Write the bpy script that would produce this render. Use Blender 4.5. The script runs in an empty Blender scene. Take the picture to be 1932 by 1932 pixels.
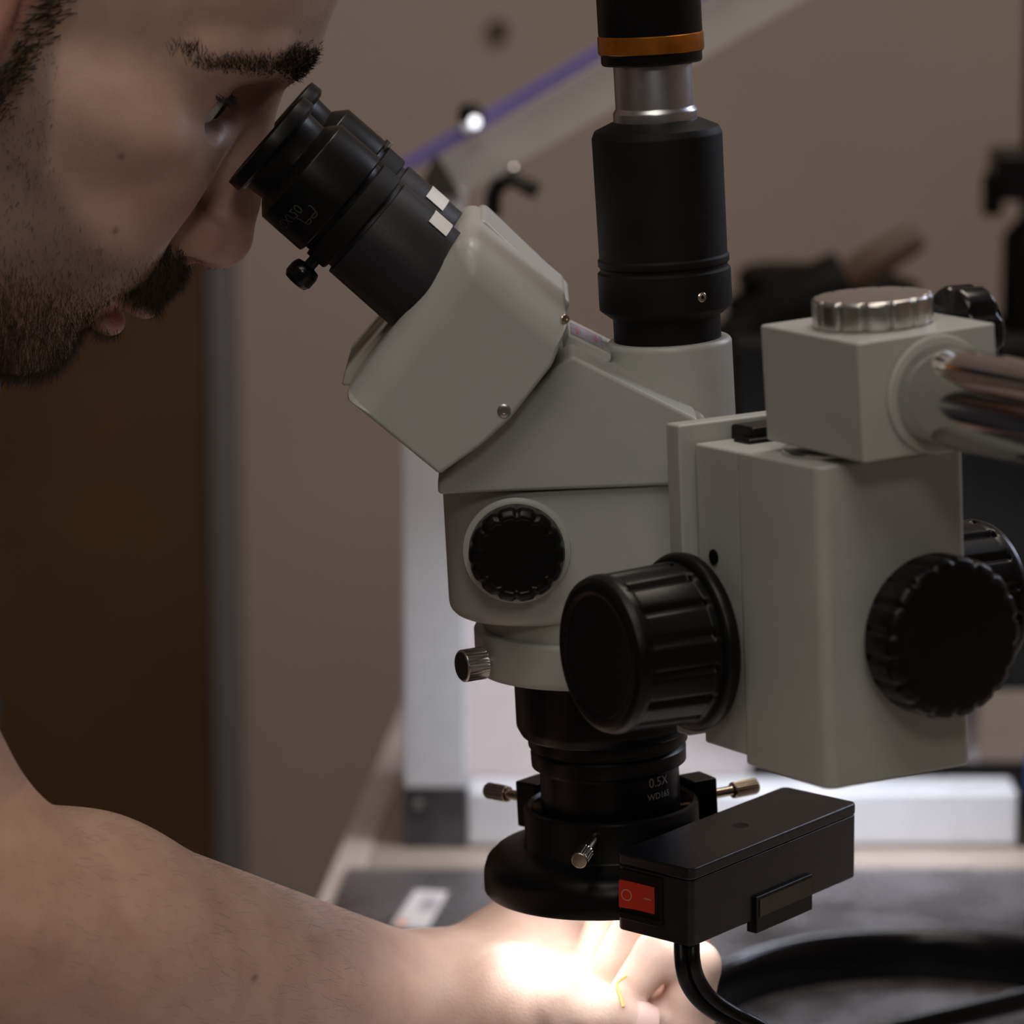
import bpy, bmesh, math, random
import numpy as np
from mathutils import Vector, Matrix

random.seed(7)
rng = np.random.default_rng(11)
scene = bpy.context.scene
COL = scene.collection
R = math.radians

# ---------------------------------------------------------------- camera
PITCH, FOV, DIST, CAM_H = R(11.0), R(15.0), 1.41, 0.60      # camera 0.60 m above the table top (z = 0)
FPX = 966 / math.tan(FOV / 2)
CAM = Vector((0, -DIST * math.cos(PITCH), CAM_H))
FWD = Vector((0, math.cos(PITCH), -math.sin(PITCH)))
UPV = Vector((0, math.sin(PITCH), math.cos(PITCH)))
cd = bpy.data.cameras.new('camera')
cd.sensor_width = 36
cd.lens = 18 / math.tan(FOV / 2)
cd.dof.use_dof = True
cd.dof.focus_distance = 1.375
cd.dof.aperture_fstop = 10.0
cd.clip_start = 0.05
cam = bpy.data.objects.new('camera', cd)
COL.objects.link(cam)
cam.location = CAM
cam.rotation_euler = (math.pi / 2 - PITCH, 0, 0)
scene.camera = cam

# ---------------------------------------------------------------- world, lights, exposure
w = bpy.data.worlds.new('world'); scene.world = w; w.use_nodes = True
w.node_tree.nodes['Background'].inputs[0].default_value = (0.62, 0.52, 0.45, 1)
w.node_tree.nodes['Background'].inputs[1].default_value = 0.05

def area(name, loc, target, size, power, color, size_y=None):
    l = bpy.data.lights.new(name, 'AREA'); l.energy = power; l.color = color
    l.shape = 'RECTANGLE'; l.size = size; l.size_y = size_y or size
    o = bpy.data.objects.new(name, l); COL.objects.link(o); o.location = loc
    o.rotation_euler = (Vector(target) - Vector(loc)).to_track_quat('-Z', 'Y').to_euler()
    return o
area('ceiling_panel_light', (-0.12, -0.80, 1.70), (-0.05, 0.1, 0.2), 0.8, 5.8, (1.0, 0.93, 0.84))
area('ceiling_front_light', (0.05, -2.35, 1.66), (0.0, 0.5, 0.3), 0.4, 5.0, (1.0, 0.93, 0.84))
area('ceiling_back_light', (0.32, 0.50, 1.78), (-0.05, 0.75, 0.0), 0.6, 9.0, (1.0, 0.88, 0.76))
area('window_light', (1.25, 0.95, 1.10), (0.0, 0.0, 0.35), 0.35, 7.0, (0.74, 0.80, 1.0), 0.7)

vs = scene.view_settings
vs.view_transform = 'Standard'; vs.look = 'None'; vs.exposure = 0.0; vs.gamma = 1.0
vs.use_curve_mapping = False

# ---------------------------------------------------------------- placing helpers
def at(px, py, Y):
    """point of the photograph's pixel at world depth Y"""
    r = FWD + Vector((1, 0, 0)) * ((px - 966) / FPX) + UPV * ((966 - py) / FPX)
    return CAM + r * ((Y - CAM.y) / r.y)

def onz(px, py, z=0.0):
    r = FWD + Vector((1, 0, 0)) * ((px - 966) / FPX) + UPV * ((966 - py) / FPX)
    return CAM + r * ((z - CAM.z) / r.z)

class Frame:                                   # local millimetre frame
    def __init__(s, o, ex, ey, ez):
        s.o, s.x, s.y, s.z = Vector(o), Vector(ex), Vector(ey), Vector(ez)
    def __call__(s, x, y, z):
        return s.o + (s.x * x + s.y * y + s.z * z) * 0.001
    def d(s, x, y, z):
        return (s.x * x + s.y * y + s.z * z).normalized()

ROLL = R(3.0)                                  # the whole instrument leans a little
S = Frame(at(1160, 1665, 0), (math.cos(ROLL), 0, math.sin(ROLL)), (0, 1, 0), (-math.sin(ROLL), 0, math.cos(ROLL)))
def L(px, py, y=0.0):
    d = at(px, py, y / 1000) - S.o
    return (d.dot(S.x) * 1000, d.dot(S.z) * 1000)

# ---------------------------------------------------------------- materials
MATS = {}
def mat(name, color, rough=0.5, metal=0.0, var=0.06, nscale=60.0, bump=0.0, bscale=400.0, emit=None, estr=0.0,
        spec=0.5, coat=0.0, rvar=0.0, trans=0.0, color2=None, sss=0.0):
    m = bpy.data.materials.new(name); m.use_nodes = True
    nt = m.node_tree; b = nt.nodes['Principled BSDF']
    tc = nt.nodes.new('ShaderNodeTexCoord')
    no = nt.nodes.new('ShaderNodeTexNoise'); no.inputs['Scale'].default_value = nscale; no.inputs['Detail'].default_value = 5
    nt.links.new(tc.outputs['Object'], no.inputs['Vector'])
    rp = nt.nodes.new('ShaderNodeValToRGB')
    c = color; c2 = color2 or tuple(min(1, x * (1 + var)) for x in c); c1 = tuple(x * (1 - var) for x in c)
    rp.color_ramp.elements[0].color = (*c1, 1); rp.color_ramp.elements[1].color = (*c2, 1)
    rp.color_ramp.elements[0].position = 0.35; rp.color_ramp.elements[1].position = 0.65
    nt.links.new(no.outputs['Fac'], rp.inputs['Fac'])
    nt.links.new(rp.outputs['Color'], b.inputs['Base Color'])
    b.inputs['Roughness'].default_value = rough; b.inputs['Metallic'].default_value = metal
    b.inputs['Specular IOR Level'].default_value = spec
    b.inputs['Coat Weight'].default_value = coat
    b.inputs['Transmission Weight'].default_value = trans
    if rvar:
        mr = nt.nodes.new('ShaderNodeMapRange')
        mr.inputs['To Min'].default_value = max(0, rough - rvar); mr.inputs['To Max'].default_value = min(1, rough + rvar)
        mr.inputs['From Min'].default_value = 0.3; mr.inputs['From Max'].default_value = 0.7
        nt.links.new(no.outputs['Fac'], mr.inputs['Value']); nt.links.new(mr.outputs['Result'], b.inputs['Roughness'])
    if bump:
        n2 = nt.nodes.new('ShaderNodeTexNoise'); n2.inputs['Scale'].default_value = bscale; n2.inputs['Detail'].default_value = 3
        nt.links.new(tc.outputs['Object'], n2.inputs['Vector'])
        bp = nt.nodes.new('ShaderNodeBump'); bp.inputs['Strength'].default_value = bump; bp.inputs['Distance'].default_value = 0.001
        nt.links.new(n2.outputs['Fac'], bp.inputs['Height']); nt.links.new(bp.outputs['Normal'], b.inputs['Normal'])
    if emit:
        b.inputs['Emission Color'].default_value = (*emit, 1); b.inputs['Emission Strength'].default_value = estr
    if sss:
        b.inputs['Subsurface Weight'].default_value = sss
        b.inputs['Subsurface Radius'].default_value = (1.0, 0.35, 0.2); b.inputs['Subsurface Scale'].default_value = 0.004
    MATS[name] = m
    return m

mat('white_enamel', (0.452, 0.456, 0.434), 0.38, var=0.03, bump=0.06, bscale=1500)
mat('white_enamel_trim', (0.50, 0.48, 0.44), 0.45, var=0.03)
mat('black_satin', (0.0035, 0.0035, 0.0035), 0.34, spec=0.27, var=0.2, bump=0.05, bscale=2500)
mat('black_matte', (0.006, 0.0055, 0.005), 0.6, spec=0.22, var=0.25, bump=0.08, bscale=2500)
mat('black_gloss', (0.005, 0.005, 0.006), 0.2, spec=0.4, var=0.2)
mat('black_box_plastic', (0.010, 0.010, 0.013), 0.30, spec=0.5, var=0.3, nscale=200, bump=0.1, bscale=3000)
mat('grey_tube', (0.020, 0.020, 0.023), 0.4, spec=0.4, var=0.2, bump=0.1, bscale=3000)
mat('chrome', (0.60, 0.59, 0.58), 0.10, 1.0, var=0.03)
mat('steel_brushed', (0.62, 0.60, 0.58), 0.30, 1.0, var=0.08, nscale=300)
mat('silver_tube', (0.55, 0.55, 0.57), 0.34, 1.0, var=0.05, nscale=300)
mat('nickel', (0.60, 0.52, 0.40), 0.25, 1.0, var=0.1, nscale=500)
mat('orange_anodised', (0.62, 0.22, 0.03), 0.30, 0.85, var=0.15, nscale=200)
mat('white_print', (0.50, 0.50, 0.50), 0.6)
mat('grey_print', (0.05, 0.055, 0.055), 0.6)
mat('white_band', (0.80, 0.79, 0.76), 0.4)
mat('red_switch', (0.62, 0.035, 0.015), 0.28, var=0.05)
mat('pink_print', (0.62, 0.30, 0.27), 0.5)
mat('green_window', (0.030, 0.060, 0.010), 0.25, var=0.4, nscale=40, color2=(0.045, 0.025, 0.015))
mat('sticker_silver', (0.36, 0.35, 0.46), 0.35, 0.3, var=0.25, nscale=900)
mat('sticker_red', (0.62, 0.10, 0.14), 0.5)
mat('sticker_pale', (0.62, 0.60, 0.66), 0.4)
mat('wall_paint', (0.50, 0.402, 0.345), 0.85, var=0.04, nscale=3, bump=0.1, bscale=300)
mat('ceiling_paint', (0.62, 0.58, 0.54), 0.9, var=0.02)
mat('floor_vinyl', (0.10, 0.085, 0.07), 0.5, var=0.15, nscale=8)
mat('door_wood', (0.105, 0.050, 0.018), 0.5, var=0.18, nscale=4)
mat('door_frame_grey', (0.20, 0.195, 0.20), 0.5, var=0.04)
mat('table_wood', (0.40, 0.335, 0.285), 0.45, var=0.10, nscale=9)
mat('table_edge', (0.62, 0.53, 0.50), 0.4, var=0.05)
mat('mat_rubber', (0.085, 0.074, 0.071), 0.28, var=0.5, nscale=16, rvar=0.10, color2=(0.135, 0.122, 0.13))  # paler tone in the noise also stands in for mottled reflections
mat('aluminium_profile', (0.74, 0.76, 0.80), 0.45, 0.12, var=0.03)
mat('panel_white', (0.86, 0.81, 0.82), 0.6, var=0.02)
mat('foot_dark', (0.055, 0.055, 0.06), 0.45, var=0.5, nscale=40)
mat('acrylic_grey', (0.60, 0.57, 0.56), 0.35, var=0.03)
mat('violet_reflection', (0.20, 0.17, 0.40), 0.35, var=0.05, emit=(0.30, 0.25, 0.70), estr=0.05)  # reflected blue LED put into the colour, with a faint glow
mat('bracket_dark', (0.045, 0.040, 0.035), 0.6)
mat('lamp_diffuser', (0.9, 0.9, 0.9), 0.5, emit=(0.86, 0.90, 1.0), estr=50.0)
mat('ring_led', (0.9, 0.9, 0.9), 0.4, emit=(0.96, 0.97, 1.0), estr=6.0)
mat('glint_white', (0.9, 0.9, 0.9), 0.4, emit=(0.92, 0.93, 1.0), estr=2.0)  # glow put on to imitate the bright glint on the knob screw
mat('brown_handle', (0.10, 0.055, 0.03), 0.5)
mat('blue_plastic', (0.02, 0.09, 0.32), 0.4)
mat('paper_white', (0.78, 0.74, 0.74), 0.6, var=0.03)
mat('paper_grey', (0.42, 0.40, 0.42), 0.6, var=0.2, nscale=600)
mat('orange_print', (0.85, 0.30, 0.10), 0.6)
mat('wire_orange', (0.85, 0.45, 0.10), 0.4)
mat('hair_dark', (0.026, 0.018, 0.012), 0.45, var=0.4, nscale=600)
mat('beard_hair', (0.075, 0.050, 0.030), 0.42, var=0.5, nscale=600)
mat('shirt_cloth', (0.035, 0.035, 0.04), 0.9, var=0.15, bump=0.3, bscale=900)
mat('trouser_cloth', (0.03, 0.035, 0.06), 0.9, var=0.15, bump=0.3, bscale=900)
mat('leather_black', (0.015, 0.013, 0.012), 0.5)
mat('eye_white', (0.62, 0.64, 0.60), 0.12, var=0.05)
mat('iris_dark', (0.03, 0.018, 0.010), 0.1)
mat('nail', (0.78, 0.55, 0.48), 0.25)

def skin_material():
    m = bpy.data.materials.new('skin'); m.use_nodes = True; nt = m.node_tree; b = nt.nodes['Principled BSDF']
    a = nt.nodes.new('ShaderNodeAttribute'); a.attribute_name = 'tint'
    tc = nt.nodes.new('ShaderNodeTexCoord')
    n1 = nt.nodes.new('ShaderNodeTexNoise'); n1.inputs['Scale'].default_value = 70; n1.inputs['Detail'].default_value = 6
    nt.links.new(tc.outputs['Object'], n1.inputs['Vector'])
    mx = nt.nodes.new('ShaderNodeMix'); mx.data_type = 'RGBA'; mx.blend_type = 'MULTIPLY'; mx.inputs['Factor'].default_value = 0.35
    rp = nt.nodes.new('ShaderNodeValToRGB'); rp.color_ramp.elements[0].color = (0.62, 0.48, 0.44, 1); rp.color_ramp.elements[1].color = (1, 1, 1, 1)
    rp.color_ramp.elements[0].position = 0.3; rp.color_ramp.elements[1].position = 0.62
    nt.links.new(n1.outputs['Fac'], rp.inputs['Fac'])
    nt.links.new(a.outputs['Color'], mx.inputs[6]); nt.links.new(rp.outputs['Color'], mx.inputs[7])
    nt.links.new(mx.outputs[2], b.inputs['Base Color'])
    b.inputs['Roughness'].default_value = 0.48; b.inputs['Specular IOR Level'].default_value = 0.4
    b.inputs['Subsurface Weight'].default_value = 0.12
    b.inputs['Subsurface Radius'].default_value = (1.0, 0.35, 0.2); b.inputs['Subsurface Scale'].default_value = 0.004
    n2 = nt.nodes.new('ShaderNodeTexNoise'); n2.inputs['Scale'].default_value = 900; n2.inputs['Detail'].default_value = 3
    nt.links.new(tc.outputs['Object'], n2.inputs['Vector'])
    bp = nt.nodes.new('ShaderNodeBump'); bp.inputs['Strength'].default_value = 0.25; bp.inputs['Distance'].default_value = 0.0006
    nt.links.new(n2.outputs['Fac'], bp.inputs['Height']); nt.links.new(bp.outputs['Normal'], b.inputs['Normal'])
    MATS['skin'] = m
skin_material()

# ---------------------------------------------------------------- object helpers
def tag(o, label, cat, group=None, kind=None):
    o['label'] = label; o['category'] = cat
    if group: o['group'] = group
    if kind: o['kind'] = kind
    return o

def thing(name, loc, label, cat, group=None):
    o = bpy.data.objects.new(name, None); COL.objects.link(o)
    o.empty_display_size = 0.01; o.location = loc
    return tag(o, label, cat, group)

def origin_of(p):
    v = Vector((0, 0, 0))
    while p is not None:
        v += p.location; p = p.parent
    return v

class MB:
    """collects shapes in world metres; build() links them as ONE mesh object"""
    def __init__(s): s.v, s.f = [], []
    def add(s, vs, fs):
        n = len(s.v); s.v += [tuple(p) for p in vs]; s.f += [[i + n for i in f] for f in fs]; return s
    def lathe(s, o, ax, prof, n=48, ref=None, mod=None):
        """prof: (radius mm, height mm) along ax; mod(angle, r, h)->radius"""
        ax = Vector(ax).normalized()
        ref = Vector(ref) if ref is not None else (Vector((0, 0, 1)) if abs(ax.z) < 0.8 else Vector((1, 0, 0)))
        u = (ref - ax * ref.dot(ax)).normalized(); v = ax.cross(u)
        vs, rings = [], []
        for (r, h) in prof:
            c = Vector(o) + ax * (h * .001)
            if r < 1e-6: rings.append([len(vs)]); vs.append(c)
            else:
                ring = []
                for i in range(n):
                    a = 2 * math.pi * i / n; rr = (mod(a, r, h) if mod else r) * .001
                    ring.append(len(vs)); vs.append(c + (u * math.cos(a) + v * math.sin(a)) * rr)
                rings.append(ring)
        fs = []
        for A, B in zip(rings[:-1], rings[1:]):
            for i in range(n):
                j = (i + 1) % n
                if len(A) == 1 and len(B) == 1: continue
                if len(A) == 1: fs.append([A[0], B[j], B[i]])
                elif len(B) == 1: fs.append([A[i], A[j], B[0]])
                else: fs.append([A[i], A[j], B[j], B[i]])
        if len(rings[0]) > 1: fs.append(rings[0][::-1])
        if len(rings[-1]) > 1: fs.append(rings[-1])
        return s.add(vs, fs)
    def prism(s, fr, outline, a0, a1, axis='y'):
        """outline in the two other local axes (mm) swept from a0 to a1 along axis"""
        if axis == 'y': P = lambda p, a: fr(p[0], a, p[1])
        elif axis == 'z': P = lambda p, a: fr(p[0], p[1], a)
        else: P = lambda p, a: fr(a, p[0], p[1])
        n = len(outline)
        vs = [P(p, a0) for p in outline] + [P(p, a1) for p in outline]
        fs = [[i, (i + 1) % n, (i + 1) % n + n, i + n] for i in range(n)] + [list(range(n))[::-1], list(range(n, 2 * n))]
        return s.add(vs, fs)
    def box(s, fr, x0, x1, y0, y1, z0, z1):
        return s.prism(fr, [(x0, y0), (x1, y0), (x1, y1), (x0, y1)], z0, z1, 'z')
    def tube(s, pts, r, n=12, ry=None, upv=None):
        pts = [Vector(p) for p in pts]
        rs = r if isinstance(r, (list, tuple)) else [r] * len(pts)
        vs, fs = [], []
        prev = None
        for k, p in enumerate(pts):
            t = (pts[min(k + 1, len(pts) - 1)] - pts[max(k - 1, 0)]).normalized()
            if prev is None:
                g = Vector(upv) if upv else (Vector((0, 0, 1)) if abs(t.z) < .9 else Vector((1, 0, 0)))
            else: g = prev
            u = (g - t * g.dot(t)).normalized(); v = t.cross(u); prev = u
            for i in range(n):
                a = 2 * math.pi * i / n
                vs.append(p + (u * math.cos(a) * (ry or 1) + v * math.sin(a)) * rs[k])
        for k in range(len(pts) - 1):
            for i in range(n):
                j = (i + 1) % n
                fs.append([k * n + i, k * n + j, (k + 1) * n + j, (k + 1) * n + i])
        fs += [list(range(n))[::-1], list(range((len(pts) - 1) * n, len(pts) * n))]
        return s.add(vs, fs)
    def build(s, name, material, parent=None, bevel=0, seg=3, smooth=True, angle=35, label=None, kind=None, origin=None, weight=None):
        o0 = origin_of(parent) if parent is not None else (Vector(origin) if origin is not None else Vector((0, 0, 0)))
        me = bpy.data.meshes.new(name)
        me.from_pydata([tuple(Vector(p) - o0) for p in s.v], [], s.f)
        bm = bmesh.new(); bm.from_mesh(me); bmesh.ops.recalc_face_normals(bm, faces=bm.faces); bm.to_mesh(me); bm.free()
        if smooth:
            me.shade_smooth()
            if not bevel: me.set_sharp_from_angle(angle=R(angle))
        me.materials.append(MATS[material])
        o = bpy.data.objects.new(name, me); COL.objects.link(o)
        if parent is not None: o.parent = parent
        else: o.location = o0
        if bevel:
            b = o.modifiers.new('bevel', 'BEVEL'); b.width = bevel * .001; b.segments = seg; b.limit_method = 'ANGLE'; b.angle_limit = R(25)
            b.harden_normals = True
            if weight:
                at_ = me.attributes.new('bevel_weight_edge', 'FLOAT', 'EDGE')
                for e in me.edges:
                    at_.data[e.index].value = weight(Vector(me.vertices[e.vertices[0]].co) + o0, Vector(me.vertices[e.vertices[1]].co) + o0)
                b.limit_method = 'WEIGHT'
        if label: o['label'] = label
        if kind: o['kind'] = kind
        return o

def cham(prof, r=0.6):
    """chamfer the convex/concave corners of a lathe profile"""
    out = [prof[0]]
    for a, b, c in zip(prof[:-2], prof[1:-1], prof[2:]):
        la = math.dist(a, b); lc = math.dist(b, c)
        if la < 1e-6 or lc < 1e-6: out.append(b); continue
        t1 = min(r, la * .45) / la; t2 = min(r, lc * .45) / lc
        p1 = (b[0] + (a[0] - b[0]) * t1, b[1] + (a[1] - b[1]) * t1); p2 = (b[0] + (c[0] - b[0]) * t2, b[1] + (c[1] - b[1]) * t2)
        m = ((p1[0] + p2[0] + 2 * b[0]) / 4 * .6 + b[0] * .4, (p1[1] + p2[1] + 2 * b[1]) / 4 * .6 + b[1] * .4)
        out += [p1, m, p2]
    out.append(prof[-1])
    return out

def rrect(x0, x1, y0, y1, r, n=8):
    """rounded rectangle outline, r = radius or 4 radii (x0y0, x1y0, x1y1, x0y1)"""
    rr = r if isinstance(r, (list, tuple)) else [r] * 4
    out = []
    for (cx, cy, a0, q) in ((x0, y0, 180, rr[0]), (x1, y0, 270, rr[1]), (x1, y1, 0, rr[2]), (x0, y1, 90, rr[3])):
        ox = cx + (q if cx == x0 else -q); oy = cy + (q if cy == y0 else -q)
        for i in range(n + 1):
            a = R(a0 + 90 * i / n); out.append((ox + q * math.cos(a), oy + q * math.sin(a)))
    return out

def text_verts(body, size, bold=0.0):
    cu = bpy.data.curves.new('txt', 'FONT'); cu.body = body; cu.size = size; cu.align_x = 'CENTER'; cu.align_y = 'CENTER'
    cu.offset = bold; cu.resolution_u = 3
    o = bpy.data.objects.new('txt', cu); COL.objects.link(o)
    dg = bpy.context.evaluated_depsgraph_get()
    me = bpy.data.meshes.new_from_object(o.evaluated_get(dg))
    bm = bmesh.new(); bm.from_mesh(me); bmesh.ops.triangulate(bm, faces=bm.faces)
    bmesh.ops.subdivide_edges(bm, edges=[e for e in bm.edges if e.calc_length() > size * .25], cuts=1)
    bmesh.ops.triangulate(bm, faces=bm.faces)
    vs = [v.co.copy() for v in bm.verts]; bm.verts.index_update(); fs = [[v.index for v in f.verts] for f in bm.faces]
    bm.free(); COL.objects.unlink(o); bpy.data.objects.remove(o); bpy.data.curves.remove(cu); bpy.data.meshes.remove(me)
    return vs, fs

def text_on_cylinder(body, size, o, ax, up_dir, r, ang, h, material, parent, name, flip=1, roll=0.0):
    """print lettering round a cylinder: ang = direction of the text centre about ax from up_dir"""
    ax = Vector(ax).normalized(); u = (Vector(up_dir) - ax * Vector(up_dir).dot(ax)).normalized(); v = ax.cross(u)
    vs, fs = text_verts(body, size)
    out = []
    for p in vs:
        x, y = p.x * math.cos(roll) - p.y * math.sin(roll), p.x * math.sin(roll) + p.y * math.cos(roll)
        a = ang + flip * x / r
        out.append(Vector(o) + ax * (h * .001 + y * .001) + (u * math.cos(a) + v * math.sin(a)) * (r + .06) * .001)
    mb = MB().add(out, fs)
    return mb.build(name, material, parent, smooth=False)

# ================================================================ THE ROOM
WY = 2.15
def struct(o):
    o['kind'] = 'structure'; return o
W0 = Frame((0, 0, 0), (1000, 0, 0), (0, 1000, 0), (0, 0, 1000))    # metres
struct(MB().box(W0, -1.9, 2.1, WY, WY + .1, -.75, 1.95).build('wall_back', 'wall_paint', smooth=False))
struct(MB().box(W0, -2.0, -1.9, -2.6, WY + .1, -.75, 1.95).build('wall_left', 'wall_paint', smooth=False))
struct(MB().box(W0, 2.1, 2.2, -2.6, WY + .1, -.75, 1.95).build('wall_right', 'wall_paint', smooth=False))
struct(MB().box(W0, -2.0, 2.2, -2.6, WY + .1, -.80, -.75).build('floor', 'floor_vinyl', smooth=False))
struct(MB().box(W0, -2.0, 2.2, -2.6, WY + .1, 1.95, 2.0).build('ceiling', 'ceiling_paint', smooth=False))
# door with its grey frame
dx = at(398, 1000, WY - .03).x; fx = at(452, 1000, WY - .03).x
dr = struct(MB().box(W0, dx - .86, dx, WY - .045, WY - .002, -.745, 1.30).build('door_1', 'door_wood', bevel=2))
hb = MB(); hp = Vector((dx - .78, WY - .045, .28))
hb.lathe(hp, (0, -1, 0), cham([(26, 0), (26, 6), (10, 8), (10, 45), (0, 45)], 1), 24); hb.tube([hp + Vector((0, -.04, 0)), hp + Vector((.11, -.04, 0))], .009)
hb.build('door_handle', 'steel_brushed', dr)
fm = MB(); fm.box(W0, dx + .002, fx, WY - .05, WY - .001, -.75, 1.33); fm.box(W0, dx - .92, dx - .862, WY - .05, WY - .001, -.75, 1.33); fm.box(W0, dx - .862, dx + .002, WY - .05, WY - .001, 1.302, 1.33)
struct(fm.build('trim_1', 'door_frame_grey', bevel=3))

# ================================================================ THE TABLE
e0, e1 = onz(600, 1700), onz(760, 1330)
ed = (e1 - e0).normalized(); en = Vector((ed.y, -ed.x, 0))
def edge(t, off=0.0): return e0 + ed * t + en * off
pb = edge((1.55 - e0.y) / ed.y); pf = edge((-.85 - e0.y) / ed.y)
TAB = thing('workbench', (0.6, 0.5, -.75), 'tan wooden workbench top under the microscope and the aluminium frame', 'workbench')
def slab(poly, z0, z1):
    n = len(poly)
    vs = [Vector((p[0], p[1], z0)) for p in poly] + [Vector((p[0], p[1], z1)) for p in poly]
    fs = [[i, (i + 1) % n, (i + 1) % n + n, i + n] for i in range(n)] + [list(range(n))[::-1], list(range(n, 2 * n))]
    return MB().add(vs, fs)
o1 = en * .018
slab([pf + o1, Vector((1.9, pf.y, 0)), Vector((1.9, pb.y, 0)), pb + o1], -.03, 0).build('table_top', 'table_wood', TAB, smooth=False)
slab([pf, pf + o1 * .98, pb + o1 * .98, pb], -.032, .0015).build('edge_strip', 'table_edge', TAB, bevel=1)
for (x, y) in ((.05, -.75), (1.8, -.75), (.35, 1.45), (1.8, 1.45)):
    MB().box(W0, x - .03, x + .03, y - .03, y + .03, -.75, -.03).build('leg', 'steel_brushed', TAB, bevel=3)
# glossy dark work mat
m0, m1 = onz(655, 1652), onz(600, 1790)
md = (m1 - m0).normalized(); mf = m0 + md * ((m0.y - .30) / -md.y)
matp = slab([(mf.x, .30), (.62, .30), (.62, m0.y), (m0.x, m0.y)], .0015, .0045).build('work_mat', 'mat_rubber', bevel=.8, origin=(.2, .45, .0015))
tag(matp, 'dark grey glossy work mat with scuffs and painted pale reflections lying on the bench', 'mat')
wsh = slab([(-.13, -.20), (.24, -.19), (.23, .27), (-.13, .26)], .0015, .0022).build('bounce_sheet', 'paper_white', smooth=False, origin=(.05, .05, .0015))  # added out of view to throw ring light back up onto the face
tag(wsh, 'added white sheet under the lens, out of view, bouncing the ring light up', 'sheet')
# white printed label lying on the mat
ZL = .0046
lab = thing('paper_label', onz(790, 1712, ZL), 'white printed paper label lying on the dark mat behind the wrist', 'label')
def quad_on(pts, z0, z1): return slab([onz(p[0], p[1], z1) for p in pts], z0, z1)
quad_on([(738, 1748), (806, 1752), (846, 1682), (783, 1679)], ZL, ZL + .0004).build('sheet', 'paper_white', lab, smooth=False)
quad_on([(786, 1718), (818, 1719), (830, 1694), (800, 1693)], ZL + .0004, ZL + .0006).build('printed_block', 'paper_grey', lab, smooth=False)
quad_on([(748, 1744), (764, 1745), (768, 1735), (754, 1734)], ZL + .0004, ZL + .0006).build('printed_mark', 'orange_print', lab, smooth=False)

# black open ring on the mat with a rod leaning over it
rc = onz(1760, 1968, .008)
ring = thing('black_ring', (rc.x, rc.y, .0045), 'large black glossy ring lying on the dark mat at lower right', 'ring')
rp_ = [(107, .2), (116, 0), (118.5, 3), (119, 18), (117, 23), (114, 25), (110.5, 24), (108.5, 19), (107.5, 4), (107, .2)]
mb = MB(); n = 96; vs = []; fs = []
for i in range(n):
    a = 2 * math.pi * i / n
    for (r, h) in rp_[:-1]: vs.append(Vector((rc.x + r * .001 * math.cos(a), rc.y + r * .001 * math.sin(a), .0045 + h * .001)))
k = len(rp_) - 1
for i in range(n):
    for j in range(k):
        fs.append([i * k + j, ((i + 1) % n) * k + j, ((i + 1) % n) * k + (j + 1) % k, i * k + (j + 1) % k])
mb.add(vs, fs).build('rim', 'black_gloss', ring, angle=60)
rod = thing('black_rod', at(1760, 1930, .33), 'thin black rod crossing the large black ring', 'rod')
ra, rb = Vector(at(1690, 1944, .335)), Vector(at(2010, 1868, .31))
ra.z = max(ra.z, .0105); rb.z = max(rb.z, .0345)
MB().tube([ra, ra + (rb - ra) * .5, rb], .0052, 16).build('shaft', 'black_satin', rod)
MB().tube([rb, rb + (rb - ra) * .4], .0065, 16).build('grip', 'black_matte', rod)

# ================================================================ ALUMINIUM FRAME HOOD BEHIND
HY = .735
fr_z = lambda py, Y=HY: at(966, py, Y).z
HOOD = thing('frame_hood', (at(820, 1600, HY).x, HY, 0), 'aluminium frame hood with slanted grey panel and painted violet edge reflection behind the microscope', 'hood')
xL, xR = at(762, 1500, HY - .018).x, at(880, 1500, HY - .018).x
PW = (xR - xL)
MB().box(W0, xL, xR, HY - .018, HY + .017, .0345, fr_z(352)).build('post', 'aluminium_profile', HOOD, bevel=1.5)
ft = MB().box(W0, xL - .0004, xR + .0004, HY - .0185, HY + .0175, .0005, .0345).build('post_foot', 'foot_dark', HOOD, bevel=1)
MB().lathe((xL + .008, HY - .0185, .026), (0, -1, 0), [(2.8, 0), (2.8, .9), (0, .9)], 16).build('screw', 'steel_brushed', ft)
xE = at(1912, 1540, HY).x
MB().box(W0, xR + .0005, xE, HY - .018, HY + .017, .0015, .032).build('base_rail', 'aluminium_profile', HOOD, bevel=2)
MB().box(W0, xE + .0004, xE + .005, HY - .019, HY + .018, .0005, .033).build('rail_end_cap', 'black_satin', HOOD, bevel=.5)
MB().box(W0, xR - .03, xE - .004, HY + .135, HY + .141, .0005, .178).build('back_panel', 'panel_white', HOOD, smooth=False)
MB().box(W0, xR - .03, xR - .024, HY + .0175, HY + .1345, .0005, .178).build('side_panel', 'panel_white', HOOD, smooth=False)
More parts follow.
